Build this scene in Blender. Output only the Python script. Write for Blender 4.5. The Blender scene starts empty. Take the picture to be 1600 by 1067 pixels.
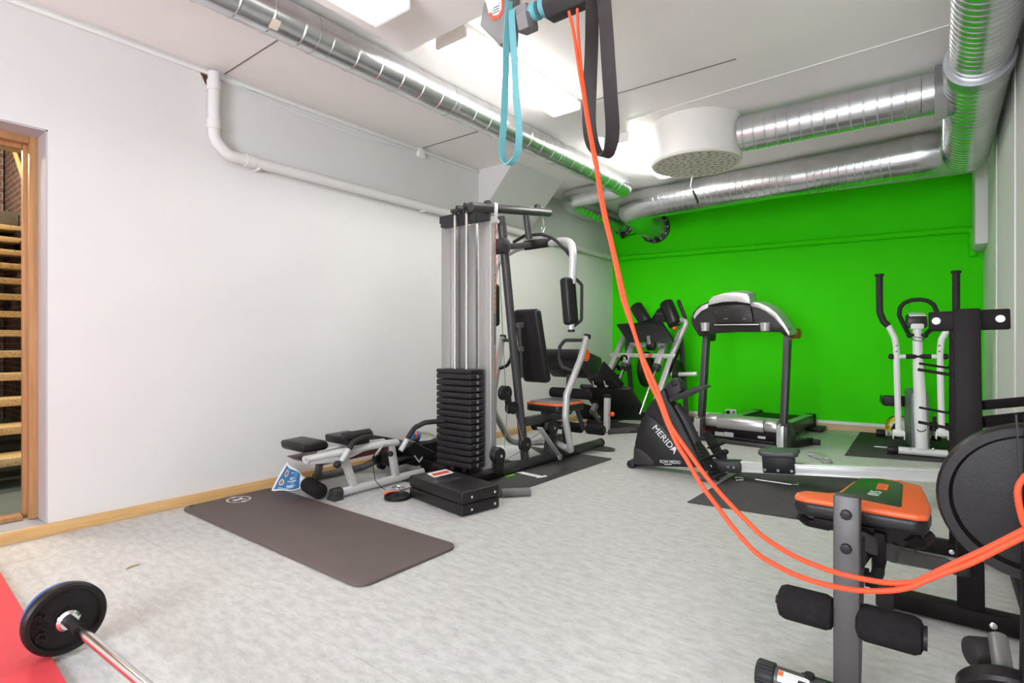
import bpy, bmesh, math, random
from mathutils import Vector as V, Matrix
random.seed(4)
PI = math.pi
sc = bpy.context.scene
col = sc.collection
# ---------------------------------------------------------------- camera calibration
F = 860.0
TH = math.atan(670 / F)
S, C = math.sin(TH), math.cos(TH)
EYE = V((0, 0, 1))

def ray(px, py):
    r = (px - 800) / F
    return V((-S + r * C, C + r * S, (533.5 - py) / F))
def D(px, py, d): return EYE + ray(px, py) * d
def G(px, py, z=0): return D(px, py, (1 - z) * F / (py - 533.5))
def AX(px, py, X): q = ray(px, py); return EYE + q * (X / q.x)
def AY(px, py, Y): q = ray(px, py); return EYE + q * (Y / q.y)
def PL(px, py, o, n): q = ray(px, py); return EYE + q * ((V(o) - EYE).dot(V(n)) / q.dot(V(n)))

cam = bpy.data.cameras.new('camera')
co = bpy.data.objects.new('camera', cam)
col.objects.link(co)
cam.sensor_width = 36
cam.lens = 36 * F / 1600
cam.clip_start = 0.02
co.location = EYE
co.rotation_euler = (PI / 2, 0, TH)
sc.camera = co

# ---------------------------------------------------------------- materials
def mat(name, c, rough=.5, metal=0, var=0, vs=8, bump=0, bs=60, c2=None, stretch=None, emit=0, coat=0, trans=0, spec=None, contrast=None):
    m = bpy.data.materials.new(name)
    m.use_nodes = True
    nt = m.node_tree
    b = nt.nodes['Principled BSDF']
    b.inputs['Base Color'].default_value = (*c, 1)
    b.inputs['Roughness'].default_value = rough
    b.inputs['Metallic'].default_value = metal
    if spec is None and max(c) < .075 and metal < .5: spec = .28
    if spec is not None: b.inputs['Specular IOR Level'].default_value = spec
    if coat: b.inputs['Coat Weight'].default_value = coat
    if trans: b.inputs['Transmission Weight'].default_value = trans
    if emit:
        b.inputs['Emission Color'].default_value = (*c, 1)
        b.inputs['Emission Strength'].default_value = emit
    tc = nt.nodes.new('ShaderNodeTexCoord')
    mp = nt.nodes.new('ShaderNodeMapping')
    nt.links.new(tc.outputs['Object'], mp.inputs['Vector'])
    if stretch: mp.inputs['Scale'].default_value = stretch
    if var or c2:
        n = nt.nodes.new('ShaderNodeTexNoise')
        n.inputs['Scale'].default_value = vs
        n.inputs['Detail'].default_value = 6
        n.inputs['Roughness'].default_value = .65
        nt.links.new(mp.outputs['Vector'], n.inputs['Vector'])
        rp = nt.nodes.new('ShaderNodeValToRGB')
        lo, hi = contrast or (.3, .7)
        rp.color_ramp.elements[0].position = lo
        rp.color_ramp.elements[1].position = hi
        a = c2 or tuple(max(0, k * (1 - var)) for k in c)
        rp.color_ramp.elements[0].color = (*a, 1)
        rp.color_ramp.elements[1].color = (*c, 1)
        nt.links.new(n.outputs['Fac'], rp.inputs['Fac'])
        nt.links.new(rp.outputs['Color'], b.inputs['Base Color'])
    if bump:
        n2 = nt.nodes.new('ShaderNodeTexNoise')
        n2.inputs['Scale'].default_value = bs
        n2.inputs['Detail'].default_value = 4
        nt.links.new(mp.outputs['Vector'], n2.inputs['Vector'])
        bp = nt.nodes.new('ShaderNodeBump')
        bp.inputs['Strength'].default_value = bump
        bp.inputs['Distance'].default_value = .004
        nt.links.new(n2.outputs['Fac'], bp.inputs['Height'])
        nt.links.new(bp.outputs['Normal'], b.inputs['Normal'])
    return m

WALL = mat('white_wall_paint', (.735, .715, .70), .6, var=.03, vs=2, bump=.08, bs=90)
CEIL = mat('ceiling_paint', (.90, .865, .835), .5, var=.03, vs=3, bump=.05, bs=70)
GREEN = mat('green_wall_paint', (.050, .74, .002), .55, var=.04, vs=3, bump=.06, bs=90, spec=.06)
PINE = mat('pine_wood', (.70, .44, .19), .5, c2=(.56, .32, .12), vs=6, stretch=(14, .7, 14), bump=.05)
PINE2 = mat('pine_wood_frame', (.52, .28, .125), .42, c2=(.38, .19, .08), vs=6, stretch=(9, 9, .6), bump=.05)
PINE3 = mat('pine_wood_skirting', (.72, .50, .28), .5, c2=(.60, .38, .20), vs=6, stretch=(.7, 14, 14), bump=.05)
WHITEPL = mat('white_plastic', (.82, .81, .79), .35)
OFFWH = mat('white_painted_metal', (.80, .78, .74), .35)
SILL = mat('grey_sill_paint', (.40, .42, .47), .4, var=.12, vs=14, stretch=(6, 1, 1))
REVEAL = mat('reveal_paint', (.50, .475, .50), .4, var=.04, vs=4)
STEEL = mat('galvanised_steel', (.74, .75, .76), .27, 1, c2=(.56, .57, .58), vs=5, bump=.04, bs=20)
STEEL2 = mat('galvanised_collar', (.52, .53, .54), .38, 1, var=.1, vs=5)
TAPE = mat('paper_tape', (.66, .58, .47), .7)
CHROME = mat('chrome', (.80, .80, .80), .12, 1)
ALU = mat('brushed_aluminium', (.47, .455, .445), .45, .55, c2=(.40, .385, .375), vs=5, stretch=(60, 60, .8))
SILVER = mat('silver_powder_coat', (.50, .495, .485), .42, .35, var=.06, vs=10)
LSILV = mat('pale_silver_paint', (.62, .61, .61), .4, .3, var=.06, vs=10)
GUN = mat('gunmetal_paint', (.070, .066, .067), .42, .35, var=.1, vs=20)
CHAR = mat('charcoal_paint', (.040, .036, .038), .45, .1, var=.15, vs=20)
BLACK = mat('black_paint', (.012, .008, .009), .55, 0, var=.15, vs=20, spec=.14)
BLKPL = mat('black_plastic', (.018, .016, .017), .45, 0, var=.15, vs=30)
VINYL = mat('black_vinyl', (.018, .016, .017), .36, 0, var=.2, vs=14, bump=.12, bs=180)
VINYLG = mat('grey_vinyl', (.16, .155, .15), .5, 0, var=.15, vs=14, bump=.1, bs=180)
RUBBER = mat('black_rubber', (.030, .027, .027), .6, 0, var=.2, vs=20, bump=.1, bs=120)
FOAM = mat('black_foam', (.022, .018, .019), .9, 0, c2=(.012, .010, .011), vs=60, bump=.5, bs=260, spec=.15)
CAST = mat('black_cast_iron', (.017, .012, .013), .42, .1, c2=(.010, .008, .008), vs=30, bump=.10, bs=240)
STACK = mat('stack_plate_black', (.024, .021, .023), .4, 0, var=.25, vs=16, bump=.06, bs=200)
STUD = mat('grey_stud', (.22, .21, .21), .4, .4)
ORANGE = mat('orange_vinyl', (.83, .14, .035), .42, 0, var=.07, vs=10)
ORANGE2 = mat('orange_plastic', (.80, .11, .03), .38)
CORD = mat('orange_cord', (.80, .072, .018), .65)
TEAL = mat('teal_latex', (.12, .34, .37), .45, var=.07, vs=14)
BANDB = mat('black_latex', (.036, .028, .028), .5, var=.25, vs=18)
MATB = mat('black_gym_mat', (.125, .097, .089), .62, 0, var=.12, vs=5, bump=.12, bs=300, spec=.35)
MATR = mat('black_speckled_rubber', (.125, .12, .12), .75, 0, c2=(.022, .021, .021), vs=150, bump=.4, bs=150, spec=.2, contrast=(.42, .62))
REDM = mat('red_foam_mat', (.74, .060, .075), .62, 0, var=.05, vs=6, bump=.1, bs=250)
INLAY = mat('dark_mesh_fabric', (.020, .040, .018), .30, 0, c2=(.012, .025, .012), vs=40, stretch=(1, 5, 1), bump=.1, bs=90, spec=.9)
BLUE = mat('blue_print', (.03, .16, .36), .4, var=.06, vs=12)
PAPER = mat('white_paper', (.80, .80, .81), .6)
SKIN = mat('printed_photo', (.52, .24, .18), .5, c2=(.12, .06, .06), vs=40)
REDP = mat('red_print', (.72, .10, .055), .5, c2=(.50, .05, .03), vs=60)
DKRED = mat('dark_red_board', (.085, .018, .018), .4)
YELL = mat('yellow_ball_leather', (.78, .52, .03), .45)
WHB = mat('white_ball_leather', (.80, .79, .75), .45)
GLOWR = mat('red_switch_light', (1, .16, .05), .4, emit=4)
CONSOLE = mat('console_plastic', (.030, .027, .027), .32, 0, var=.15, vs=20)
CONSSIL = mat('silver_plastic', (.60, .59, .58), .36, .55)
HOODSIL = mat('silver_hood', (.54, .52, .51), .34, .7, c2=(.47, .455, .44), vs=5, stretch=(1, 40, 40))
PRINTW = mat('white_print', (.80, .80, .80), .5)
CLEAR = mat('clear_plastic', (.95, .96, .96), .06, trans=1)
SHADEPL = mat('brushed_dark_grey', (.085, .078, .078), .45, .3)
DKGREY = mat('dark_grey_hammered', (.016, .015, .015), .5, .1, c2=(.008, .008, .008), vs=120, bump=.2, bs=160)
DARK = mat('dark_seam', (.10, .09, .085), .8)
GREYFOAM = mat('grey_cover_fabric', (.22, .20, .20), .75, var=.15, vs=20, bump=.2, bs=80)
REDPL = mat('red_plastic_hook', (.72, .13, .10), .4)

def lamp_mat(name, strength):
    m = bpy.data.materials.new(name)
    m.use_nodes = True
    b = m.node_tree.nodes['Principled BSDF']
    b.inputs['Base Color'].default_value = (.9, .9, .9, 1)
    b.inputs['Emission Color'].default_value = (1, .985, .96, 1)
    b.inputs['Emission Strength'].default_value = strength
    return m
LAMP = lamp_mat('lit_diffuser', 15)
LAMP_FAR = lamp_mat('lit_diffuser_bright', 28)
LAMP_LOW = lamp_mat('lit_diffuser_dim', 2)

def floor_mat():
    m = mat('grey_linoleum', (.585, .575, .56), .42, c2=(.40, .39, .375), vs=20, stretch=(.7, 1.6, 1), bump=.04, bs=40, contrast=(.25, .60))
    nt = m.node_tree
    b = nt.nodes['Principled BSDF']
    n = nt.nodes.new('ShaderNodeTexNoise')
    n.inputs['Scale'].default_value = 75
    n.inputs['Detail'].default_value = 7
    n.inputs['Roughness'].default_value = .7
    mp = nt.nodes['Mapping']
    nt.links.new(mp.outputs['Vector'], n.inputs['Vector'])
    rp = nt.nodes.new('ShaderNodeValToRGB')
    rp.color_ramp.elements[0].position = .30
    rp.color_ramp.elements[1].position = .46
    rp.color_ramp.elements[0].color = (.62, .62, .62, 1)
    rp.color_ramp.elements[1].color = (1, 1, 1, 1)
    nt.links.new(n.outputs['Fac'], rp.inputs['Fac'])
    mx = nt.nodes.new('ShaderNodeMix')
    mx.data_type = 'RGBA'
    mx.blend_type = 'MULTIPLY'
    mx.inputs['Factor'].default_value = .8
    old = b.inputs['Base Color'].links[0].from_socket
    nt.links.new(old, mx.inputs['A'])
    nt.links.new(rp.outputs['Color'], mx.inputs['B'])
    nt.links.new(mx.outputs['Result'], b.inputs['Base Color'])
    return m
LINO = floor_mat()

def brick_mat():
    m = mat('red_brick', (.30, .15, .10), .8)
    nt = m.node_tree
    b = nt.nodes['Principled BSDF']
    br = nt.nodes.new('ShaderNodeTexBrick')
    br.inputs['Color1'].default_value = (.24, .13, .105, 1)
    br.inputs['Color2'].default_value = (.15, .09, .078, 1)
    br.inputs['Mortar'].default_value = (.30, .28, .27, 1)
    br.inputs['Scale'].default_value = 1
    br.inputs['Brick Width'].default_value = .24
    br.inputs['Row Height'].default_value = .075
    br.inputs['Mortar Size'].default_value = .009
    mp = nt.nodes['Mapping']
    sx = nt.nodes.new('ShaderNodeSeparateXYZ')
    cx = nt.nodes.new('ShaderNodeCombineXYZ')
    ad = nt.nodes.new('ShaderNodeMath')
    nt.links.new(mp.outputs['Vector'], sx.inputs[0])
    nt.links.new(sx.outputs['X'], ad.inputs[0])
    nt.links.new(sx.outputs['Y'], ad.inputs[1])
    nt.links.new(ad.outputs[0], cx.inputs['X'])
    nt.links.new(sx.outputs['Z'], cx.inputs['Y'])
    nt.links.new(cx.outputs[0], br.inputs['Vector'])
    nt.links.new(br.outputs['Color'], b.inputs['Base Color'])
    bp = nt.nodes.new('ShaderNodeBump')
    bp.inputs['Strength'].default_value = .6
    bp.inputs['Distance'].default_value = .006
    bp.invert = True
    nt.links.new(br.outputs['Fac'], bp.inputs['Height'])
    nt.links.new(bp.outputs['Normal'], b.inputs['Normal'])
    return m
BRICK = brick_mat()
TREAD = mat('speckled_terrazzo_tread', (.60, .44, .22), .5, c2=(.20, .13, .06), vs=70, contrast=(.34, .47))
TEALFL = mat('stairwell_floor', (.10, .14, .13), .6, var=.2, vs=12)
OLIVE = mat('stairwell_plaster', (.52, .46, .32), .6)
CONC = mat('dark_concrete', (.13, .115, .09), .7, var=.3, vs=14)

# ---------------------------------------------------------------- mesh builder
def frame(d, up=V((0, 0, 1))):
    d = d.normalized()
    if abs(d.dot(up)) > .98: up = V((0, 1, 0)) if abs(d.y) < .9 else V((1, 0, 0))
    x = up.cross(d).normalized()
    y = d.cross(x).normalized()
    return x, y, d

def fillet(pts, r, n=6):
    pts = [V(p) for p in pts]
    if r <= 0 or len(pts) < 3: return pts
    out = [pts[0]]
    for i in range(1, len(pts) - 1):
        p, a, b = pts[i], pts[i - 1], pts[i + 1]
        u, w = (a - p), (b - p)
        lu, lw = u.length, w.length
        u.normalize(); w.normalize()
        ang = u.angle(w)
        if ang > PI - .03: out.append(p); continue
        t = min(r / math.tan(ang / 2), lu * .48, lw * .48)
        p0, p1 = p + u * t, p + w * t
        for k in range(n + 1):
            s = k / n
            out.append(p0 * (1 - s) ** 2 + p * 2 * s * (1 - s) + p1 * s * s)
    out.append(pts[-1])
    return out

class M:
    def __init__(s): s.bm = bmesh.new(); s.mi = 0
    def use(s, i): s.mi = i; return s
    def _add(s, t):
        for f in t.faces: f.material_index = s.mi; f.smooth = True
        bmesh.ops.recalc_face_normals(t, faces=t.faces)
        me = bpy.data.meshes.new('tmp')
        t.to_mesh(me); t.free()
        s.bm.from_mesh(me)
        bpy.data.meshes.remove(me)
        return s
    def box(s, c, d, R=None, b=0, seg=2, taper=None):
        t = bmesh.new()
        bmesh.ops.create_cube(t, size=1)
        for v in t.verts:
            q = V((v.co.x * d[0], v.co.y * d[1], v.co.z * d[2]))
            if taper and v.co.z > 0: q.x *= taper[0]; q.y *= taper[1]
            v.co = q
        if b: bmesh.ops.bevel(t, geom=list(t.edges), offset=min(b, min(d) * .49), segments=seg, profile=.5, affect='EDGES')
        Mx = Matrix.Translation(V(c))
        if R is not None: Mx = Mx @ (R.to_4x4() if hasattr(R, 'to_4x4') else R)
        bmesh.ops.transform(t, matrix=Mx, verts=t.verts)
        return s._add(t)
    def beam(s, a, b, w, h, up=V((0, 0, 1)), bv=.004):
        a, b = V(a), V(b)
        x, y, z = frame(b - a, V(up))
        R = Matrix((x, y, z)).transposed()
        return s.box((a + b) / 2, (w, h, (b - a).length), R, bv)
    def sweep(s, pts, rad, seg=14, cap=True, closed=False, sx=1, up=None, flat=None):
        pts = [V(p) for p in pts]
        n = len(pts)
        if not isinstance(rad, (list, tuple)): rad = [rad] * n
        t = bmesh.new()
        rings = []
        x = None
        for i in range(n):
            if closed: d = pts[(i + 1) % n] - pts[i - 1]
            else:
                j0, j1 = max(i - 1, 0), min(i + 1, n - 1)
                d = pts[j1] - pts[j0]
                while d.length < 1e-7 and (j0 > 0 or j1 < n - 1):
                    j0, j1 = max(j0 - 1, 0), min(j1 + 1, n - 1)
                    d = pts[j1] - pts[j0]
            if d.length < 1e-9: d = V((0, 0, 1))
            d.normalize()
            if x is None: x, y, _ = frame(d, V(up) if up else V((0, 0, 1)))
            else:
                x = (x - d * x.dot(d)).normalized()
                y = d.cross(x)
            rings.append([t.verts.new(pts[i] + (x * math.cos(2 * PI * k / seg) * sx + y * math.sin(2 * PI * k / seg)) * rad[i]) for k in range(seg)])
        m = n if closed else n - 1
        for i in range(m):
            A, B = rings[i], rings[(i + 1) % n]
            for k in range(seg):
                t.faces.new((A[k], A[(k + 1) % seg], B[(k + 1) % seg], B[k]))
        if cap and not closed:
            t.faces.new(rings[0]); t.faces.new(rings[-1])
        return s._add(t)
    def tube(s, pts, r, fil=0, seg=14, closed=False, sx=1, up=None):
        return s.sweep(fillet(pts, fil), r, seg, closed=closed, sx=sx, up=up)
    def cyl(s, a, b, r, r2=None, seg=28, bv=0):
        a, b = V(a), V(b)
        r2 = r if r2 is None else r2
        d = (b - a)
        if bv:
            u = d.normalized()
            k = bv * .3
            return s.sweep([a, a, a + u * k, a + u * bv, b - u * bv, b - u * k, b, b],
                           [max(r - bv, 1e-4) * .02, r - bv, r - k, r, r2, r2 - k, r2 - bv, .02 * max(r2 - bv, 1e-4)], seg)
        return s.sweep([a, b], [r, r2], seg)
    def lathe(s, prof, o, ax, seg=40):
        # prof: (radius, height) along ax
        o, ax = V(o), V(ax).normalized()
        x, y, _ = frame(ax)
        t = bmesh.new()
        rings = []
        for r, h in prof:
            rings.append([t.verts.new(o + ax * h + (x * math.cos(2 * PI * k / seg) + y * math.sin(2 * PI * k / seg)) * max(r, 1e-4)) for k in range(seg)])
        for A, B in zip(rings, rings[1:]):
            for k in range(seg): t.faces.new((A[k], A[(k + 1) % seg], B[(k + 1) % seg], B[k]))
        t.faces.new(rings[0]); t.faces.new(rings[-1])
        return s._add(t)
    def prism(s, pts, vec, b=0, seg=2):
        t = bmesh.new()
        vs = [t.verts.new(V(p)) for p in pts]
        f = t.faces.new(vs)
        e = bmesh.ops.extrude_face_region(t, geom=[f])
        bmesh.ops.translate(t, vec=V(vec), verts=[v for v in e['geom'] if isinstance(v, bmesh.types.BMVert)])
        if b: bmesh.ops.bevel(t, geom=list(t.edges), offset=b, segments=seg, profile=.5, affect='EDGES')
        return s._add(t)
    def ell(s, c, r, R=None, seg=20):
        t = bmesh.new()
        bmesh.ops.create_uvsphere(t, u_segments=seg, v_segments=seg // 2 + 2, radius=1)
        if not isinstance(r, (tuple, list)): r = (r, r, r)
        for v in t.verts: v.co = V((v.co.x * r[0], v.co.y * r[1], v.co.z * r[2]))
        Mx = Matrix.Translation(V(c))
        if R is not None: Mx = Mx @ R.to_4x4()
        bmesh.ops.transform(t, matrix=Mx, verts=t.verts)
        return s._add(t)
    def grid(s, fn, nu, nv, thick=0):
        t = bmesh.new()
        g = [[t.verts.new(fn(i / nu, j / nv)) for j in range(nv + 1)] for i in range(nu + 1)]
        for i in range(nu):
            for j in range(nv): t.faces.new((g[i][j], g[i + 1][j], g[i + 1][j + 1], g[i][j + 1]))
        if thick:
            bmesh.ops.recalc_face_normals(t, faces=t.faces)
            bmesh.ops.solidify(t, geom=list(t.faces), thickness=thick)
        return s._add(t)

def obj(name, m, mats, parent=None, sharp=32):
    me = bpy.data.meshes.new(name)
    off = V(parent['_w']) if parent is not None else V((0, 0, 0))
    if parent is not None: bmesh.ops.translate(m.bm, vec=-off, verts=m.bm.verts)
    m.bm.to_mesh(me)
    m.bm.free()
    for x in (mats if isinstance(mats, (list, tuple)) else [mats]): me.materials.append(x)
    me.set_sharp_from_angle(angle=math.radians(sharp))
    o = bpy.data.objects.new(name, me)
    col.objects.link(o)
    if parent is not None:
        o.parent = parent
        o['_w'] = tuple(off)
    return o

def thing(name, label, cat, loc, group=None):
    o = bpy.data.objects.new(name, None)
    o.empty_display_size = .05
    col.objects.link(o)
    o.location = V(loc)
    o['_w'] = tuple(V(loc))
    o['label'] = label
    o['category'] = cat
    if group: o['group'] = group
    return o

def solo(name, m, mats, label, cat, group=None, kind=None, sharp=32):
    o = obj(name, m, mats, None, sharp)
    # give the object an origin at its base
    xs = [v.co for v in o.data.vertices]
    c = V((sum(p.x for p in xs) / len(xs), sum(p.y for p in xs) / len(xs), min(p.z for p in xs)))
    o.data.transform(Matrix.Translation(-c))
    o.location = c
    o['_w'] = tuple(c)
    o['label'] = label
    o['category'] = cat
    if group: o['group'] = group
    if kind: o['kind'] = kind
    return o

def struct(name, m, mats, label=None, parent=None):
    o = obj(name, m, mats, parent)
    if parent is None:
        o['kind'] = 'structure'
        o['label'] = label or name.replace('_', ' ')
        o['category'] = name.split('_')[0]
        o['_w'] = (0, 0, 0)
    return o

def text(name, body, size, o, u, w, mt, parent, shear=0, ext=.0006, sxy=1):
    cu = bpy.data.curves.new(name, 'FONT')
    cu.body = body
    cu.size = size
    cu.shear = shear
    cu.extrude = ext
    cu.align_x = 'CENTER'
    cu.align_y = 'CENTER'
    t = bpy.data.objects.new('tmp_text', cu)
    col.objects.link(t)
    dg = bpy.context.evaluated_depsgraph_get()
    me = bpy.data.meshes.new_from_object(t.evaluated_get(dg))
    bpy.data.objects.remove(t)
    bpy.data.curves.remove(cu)
    u, w = V(u).normalized(), V(w).normalized()
    n = u.cross(w)
    off = V(parent['_w'])
    Mx = Matrix.Translation(V(o) - off) @ Matrix((u * sxy, w, n)).transposed().to_4x4()
    me.transform(Mx)
    me.name = name
    me.materials.clear()
    me.materials.append(mt)
    ob = bpy.data.objects.new(name, me)
    col.objects.link(ob)
    ob.parent = parent
    ob['_w'] = tuple(off)
    return ob

def copy_tree(o, shift, label):
    r = o.copy(); col.objects.link(r)
    r.location = o.location + V(shift); r['label'] = label
    for ch in o.children:
        c = ch.copy(); col.objects.link(c); c.parent = r
        for g in ch.children:
            d = g.copy(); col.objects.link(d); d.parent = c
    return r

def rotm(rx=0, ry=0, rz=0):
    return Matrix.Rotation(math.radians(rz), 3, 'Z') @ Matrix.Rotation(math.radians(ry), 3, 'Y') @ Matrix.Rotation(math.radians(rx), 3, 'X')

X_ = V((1, 0, 0)); Y_ = V((0, 1, 0)); Z_ = V((0, 0, 1))

# ================================================================ THE ROOM
XL, XR, YF, ZC = -3.64, .34, -2.4, 2.715
W0, W1 = V((XL, 6.97, 0)), V((XR, 7.30, 0))
gd = (W1 - W0).normalized()
gn = V((-gd.y, gd.x, 0))                      # away from the room
def GW(px, py, off=0): return PL(px, py, W0 - gn * off, gn)
def onW(t, z, off=0): p = W0 + gd * t - gn * off; return V((p.x, p.y, z))

m = M(); m.prism([(XL - .25, YF, 0), (XR + .1, YF, 0), W1 + V((.1, .1, 0)), W0 + V((-.25, .1, 0))], (0, 0, -.1))
struct('floor', m, LINO, 'grey marbled linoleum floor')
m = M(); m.prism([(XL - .25, YF, ZC), (XR + .1, YF, ZC), (XR + .1, 7.45, ZC), (XL - .25, 7.45, ZC)], (0, 0, .1))
struct('ceiling', m, CEIL, 'white boarded ceiling')
DY0, DY1, DZ0, DZ1 = -.22, .77, .06, 2.093
m = M()
m.box((XL - .125, (DY1 + 7.3) / 2, ZC / 2), (.25, 7.3 - DY1, ZC))
m.box((XL - .125, (DY0 + YF) / 2, ZC / 2), (.25, DY0 - YF, ZC))
m.box((XL - .125, (DY0 + DY1) / 2, (DZ1 + ZC) / 2), (.25, DY1 - DY0, ZC - DZ1))
struct('wall_left', m, WALL, 'long white painted wall')
m = M(); m.prism([onW(-.3, 0), onW(4.5, 0), onW(4.5, ZC), onW(-.3, ZC)], gn * .12)
struct('wall_back', m, GREEN, 'bright green painted end wall')
m = M(); m.box((XR + .06, (YF + 7.5) / 2, ZC / 2), (.12, 7.5 - YF, ZC))
struct('wall_right', m, WALL, 'white panelled wall')
WX0, WX1, WZ0, WZ1 = -1.6, .15, .8, 2.1
m = M()
m.box(((XL - .2 + WX0) / 2, YF - .06, ZC / 2), (WX0 - XL + .2, .12, ZC))
m.box(((XR + .2 + WX1) / 2, YF - .06, ZC / 2), (XR + .2 - WX1, .12, ZC))
m.box(((WX0 + WX1) / 2, YF - .06, WZ0 / 2), (WX1 - WX0, .12, WZ0))
m.box(((WX0 + WX1) / 2, YF - .06, (WZ1 + ZC) / 2), (WX1 - WX0, .12, ZC - WZ1))
struct('wall_front', m, WALL, 'white wall')
m = M()
for x0 in (WX0 + .02, (WX0 + WX1) / 2, WX1 - .02): m.box((x0, YF - .06, (WZ0 + WZ1) / 2), (.05, .06, WZ1 - WZ0))
for z0 in (WZ0 + .02, WZ1 - .02): m.box(((WX0 + WX1) / 2, YF - .06, z0), (WX1 - WX0, .06, .05))
struct('window_added_1', m, WHITEPL, 'unseen white framed window added behind the viewer for light')  # unseen window, added to lift the ceiling light; bluish reflections hint at it
# sloped soffit on the left wall
m = M(); m.prism([(XL + .001, 4.13, 2.714), (-3.19, 4.13, 2.714), (XL + .001, 4.13, 2.235)], (0, .85, 0))
struct('wall_soffit', m, WALL, 'sloped white boxing under ceiling')
# dropped ceiling box
ZB = 2.55
m = M(); m.box(((-2.25 + XR) / 2, 1.2, (ZB + ZC) / 2), (XR + 2.25, 1.56, ZC - ZB - .002))
struct('ceiling_box', m, CEIL, 'lowered ceiling box')
# seams in the ceiling
def seam(a, b, w, mt, nm, h=.003):
    mm = M(); mm.beam(a, b, w, h * 2, bv=0)
    return struct(nm, mm, mt, 'ceiling seam')
cz = ZC - .001
k = 1
for (x0, y0, x1, y1, w, mt) in [(-3.62, 3.36, -2.7, 3.38, .005, DARK), (-1.95, 3.445, -.98, 3.468, .004, DARK), (-3.62, 1.65, -2.75, 1.65, .004, DARK),
                                (-1.92, 3.92, .04, 3.81, .012, WHITEPL), (-3.2, 4.14, -3.2, 4.97, .005, DARK), (-2.05, 5.47, -1.9, 5.47, .01, WHITEPL)]:
    seam((x0, y0, cz), (x1, y1, cz), w, mt, 'trim_%d' % k); k += 1
# skirtings
m = M(); m.box((XL + .011, (YF + 6.95) / 2, .03), (.022, 6.95 - YF, .06), b=.003)
struct('baseboard_left', m, PINE, 'pine skirting board')
m = M(); m.prism([onW(.02, 0), onW(3.97, 0), onW(3.97, .062), onW(.02, .062)], -gn * .018)
struct('baseboard_back', m, PINE3, 'pine skirting board')
m = M(); m.prism([onW(.95, .064), onW(3.97, .064), onW(3.97, .098), onW(.95, .098)], -gn * .016)
struct('trim_%d' % k, m, WHITEPL, 'white strip above skirting'); k += 1
m = M(); m.box((XR - .008, (YF + 7.2) / 2, .035), (.016, 7.2 - YF, .07))
struct('baseboard_right', m, WHITEPL, 'white skirting board')
# right wall panel joints and casing
for yy in (3.07, 4.27, 5.6):
    m = M(); m.box((XR - .004, yy, ZC / 2), (.008, .03, ZC - .2), b=.003)
    struct('trim_%d' % k, m, WHITEPL, 'panel joint strip'); k += 1
m = M(); m.box((XR - .045, 6.95, 2.3), (.09, .62, .80), b=.005)
struct('trim_%d' % k, m, WALL, 'white casing in the corner'); k += 1
# doorway: reveal, sill, frame
m = M()
m.box((XL - .09, DY1 - .004, (DZ0 + DZ1) / 2), (.17, .008, DZ1 - DZ0))
m.box((XL - .09, (DY0 + DY1) / 2, DZ1 - .004), (.17, DY1 - DY0, .008))
struct('trim_%d' % k, m, REVEAL, 'painted door reveal'); k += 1
m = M(); m.box((XL - .1, (DY0 + DY1) / 2, DZ0 / 2), (.2, DY1 - DY0 - .01, DZ0 - .004))
struct('trim_%d' % k, m, SILL, 'grey door sill'); k += 1
m = M()
m.box((XL - .185, DY1 - .022, 1.075), (.06, .044, 2.03), b=.003)
m.box((XL - .23, DY1 - .030, 1.075), (.035, .06, 2.03), b=.003)
m.box((XL - .187, (DY0 + DY1) / 2, 2.0685), (.06, DY1 - DY0 - .09, .044), b=.003)
m.box((XL - .232, (DY0 + DY1) / 2, 2.0555), (.035, DY1 - DY0 - .122, .06), b=.003)
m.box((XL - .185, DY0 + .022, 1.075), (.06, .044, 2.03), b=.003)
m.box((XL - .215, (DY0 + DY1) / 2, .072), (.078, DY1 - DY0 - .13, .025), b=.003)
d1 = struct('door_1', m, PINE2, 'pine door frame around the open doorway')
# stairwell
m = M(); m.box((-7.0, .55, -.06), (6.4, 3.2, .1))
struct('floor_stairwell', m, TEALFL, 'dark green stairwell floor')
m = M(); m.box((-7.0, 1.66, 2.2), (6.3, .12, 4.5))
struct('wall_stairwell', m, BRICK, 'brick stairwell wall')
m = M(); m.box((-9.66, .45, 2.2), (.1, 2.26, 4.5)); struct('wall_stairwell_end', m, BRICK, 'brick end of stairwell')
m = M(); m.box((-7.0, -.79, 2.2), (6.3, .1, 4.5)); struct('wall_stairwell_near', m, BRICK, 'brick side of stairwell')
m = M(); m.box((-4.66, .45, 2.55), (1.5, 2.3, .3)); m.box((-7.0, .45, 4.5), (6.3, 2.5, .1))
struct('ceiling_stairwell', m, OLIVE, 'plaster stairwell ceiling')
st = thing('staircase', 'open riser stairs with speckled treads beyond the doorway', 'stairs', (-5.0, .6, 0))
for i in range(13):
    x = -5.02 - .297 * i; z = .2 + .18 * i
    m = M(); m.box((x - .15, .45, z - .028), (.30, 2.28, .056), b=.006)
    obj('tread', m, TREAD, st)
for yy in (-.62, 1.53):
    m = M(); m.beam((-4.95, yy, .02), (-8.6, yy, 2.22), .05, .2, bv=.004)
    obj('stringer', m, BLACK, st)
m = M(); m.box((-9.2, .45, 2.46), (.75, 2.28, .2), b=.006)
obj('landing', m, CONC, st)
hr = thing('handrail', 'pale wooden handrail on the brick stairwell wall', 'handrail', (-8.3, 1.53, 2.9))
m = M(); m.tube([AY(10, 197, 1.53), AY(47, 310, 1.53), AY(80, 412, 1.53)], .023)
obj('rail', m, PINE, hr)
for px, py in ((43, 300), (30, 262)):
    p = AY(px, py, 1.53); m = M(); m.tube([p, p + V((0, 0, -.07)), p + V((0, .075, -.07))], .008, .02)
    obj('bracket', m, CHAR, hr)

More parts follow.
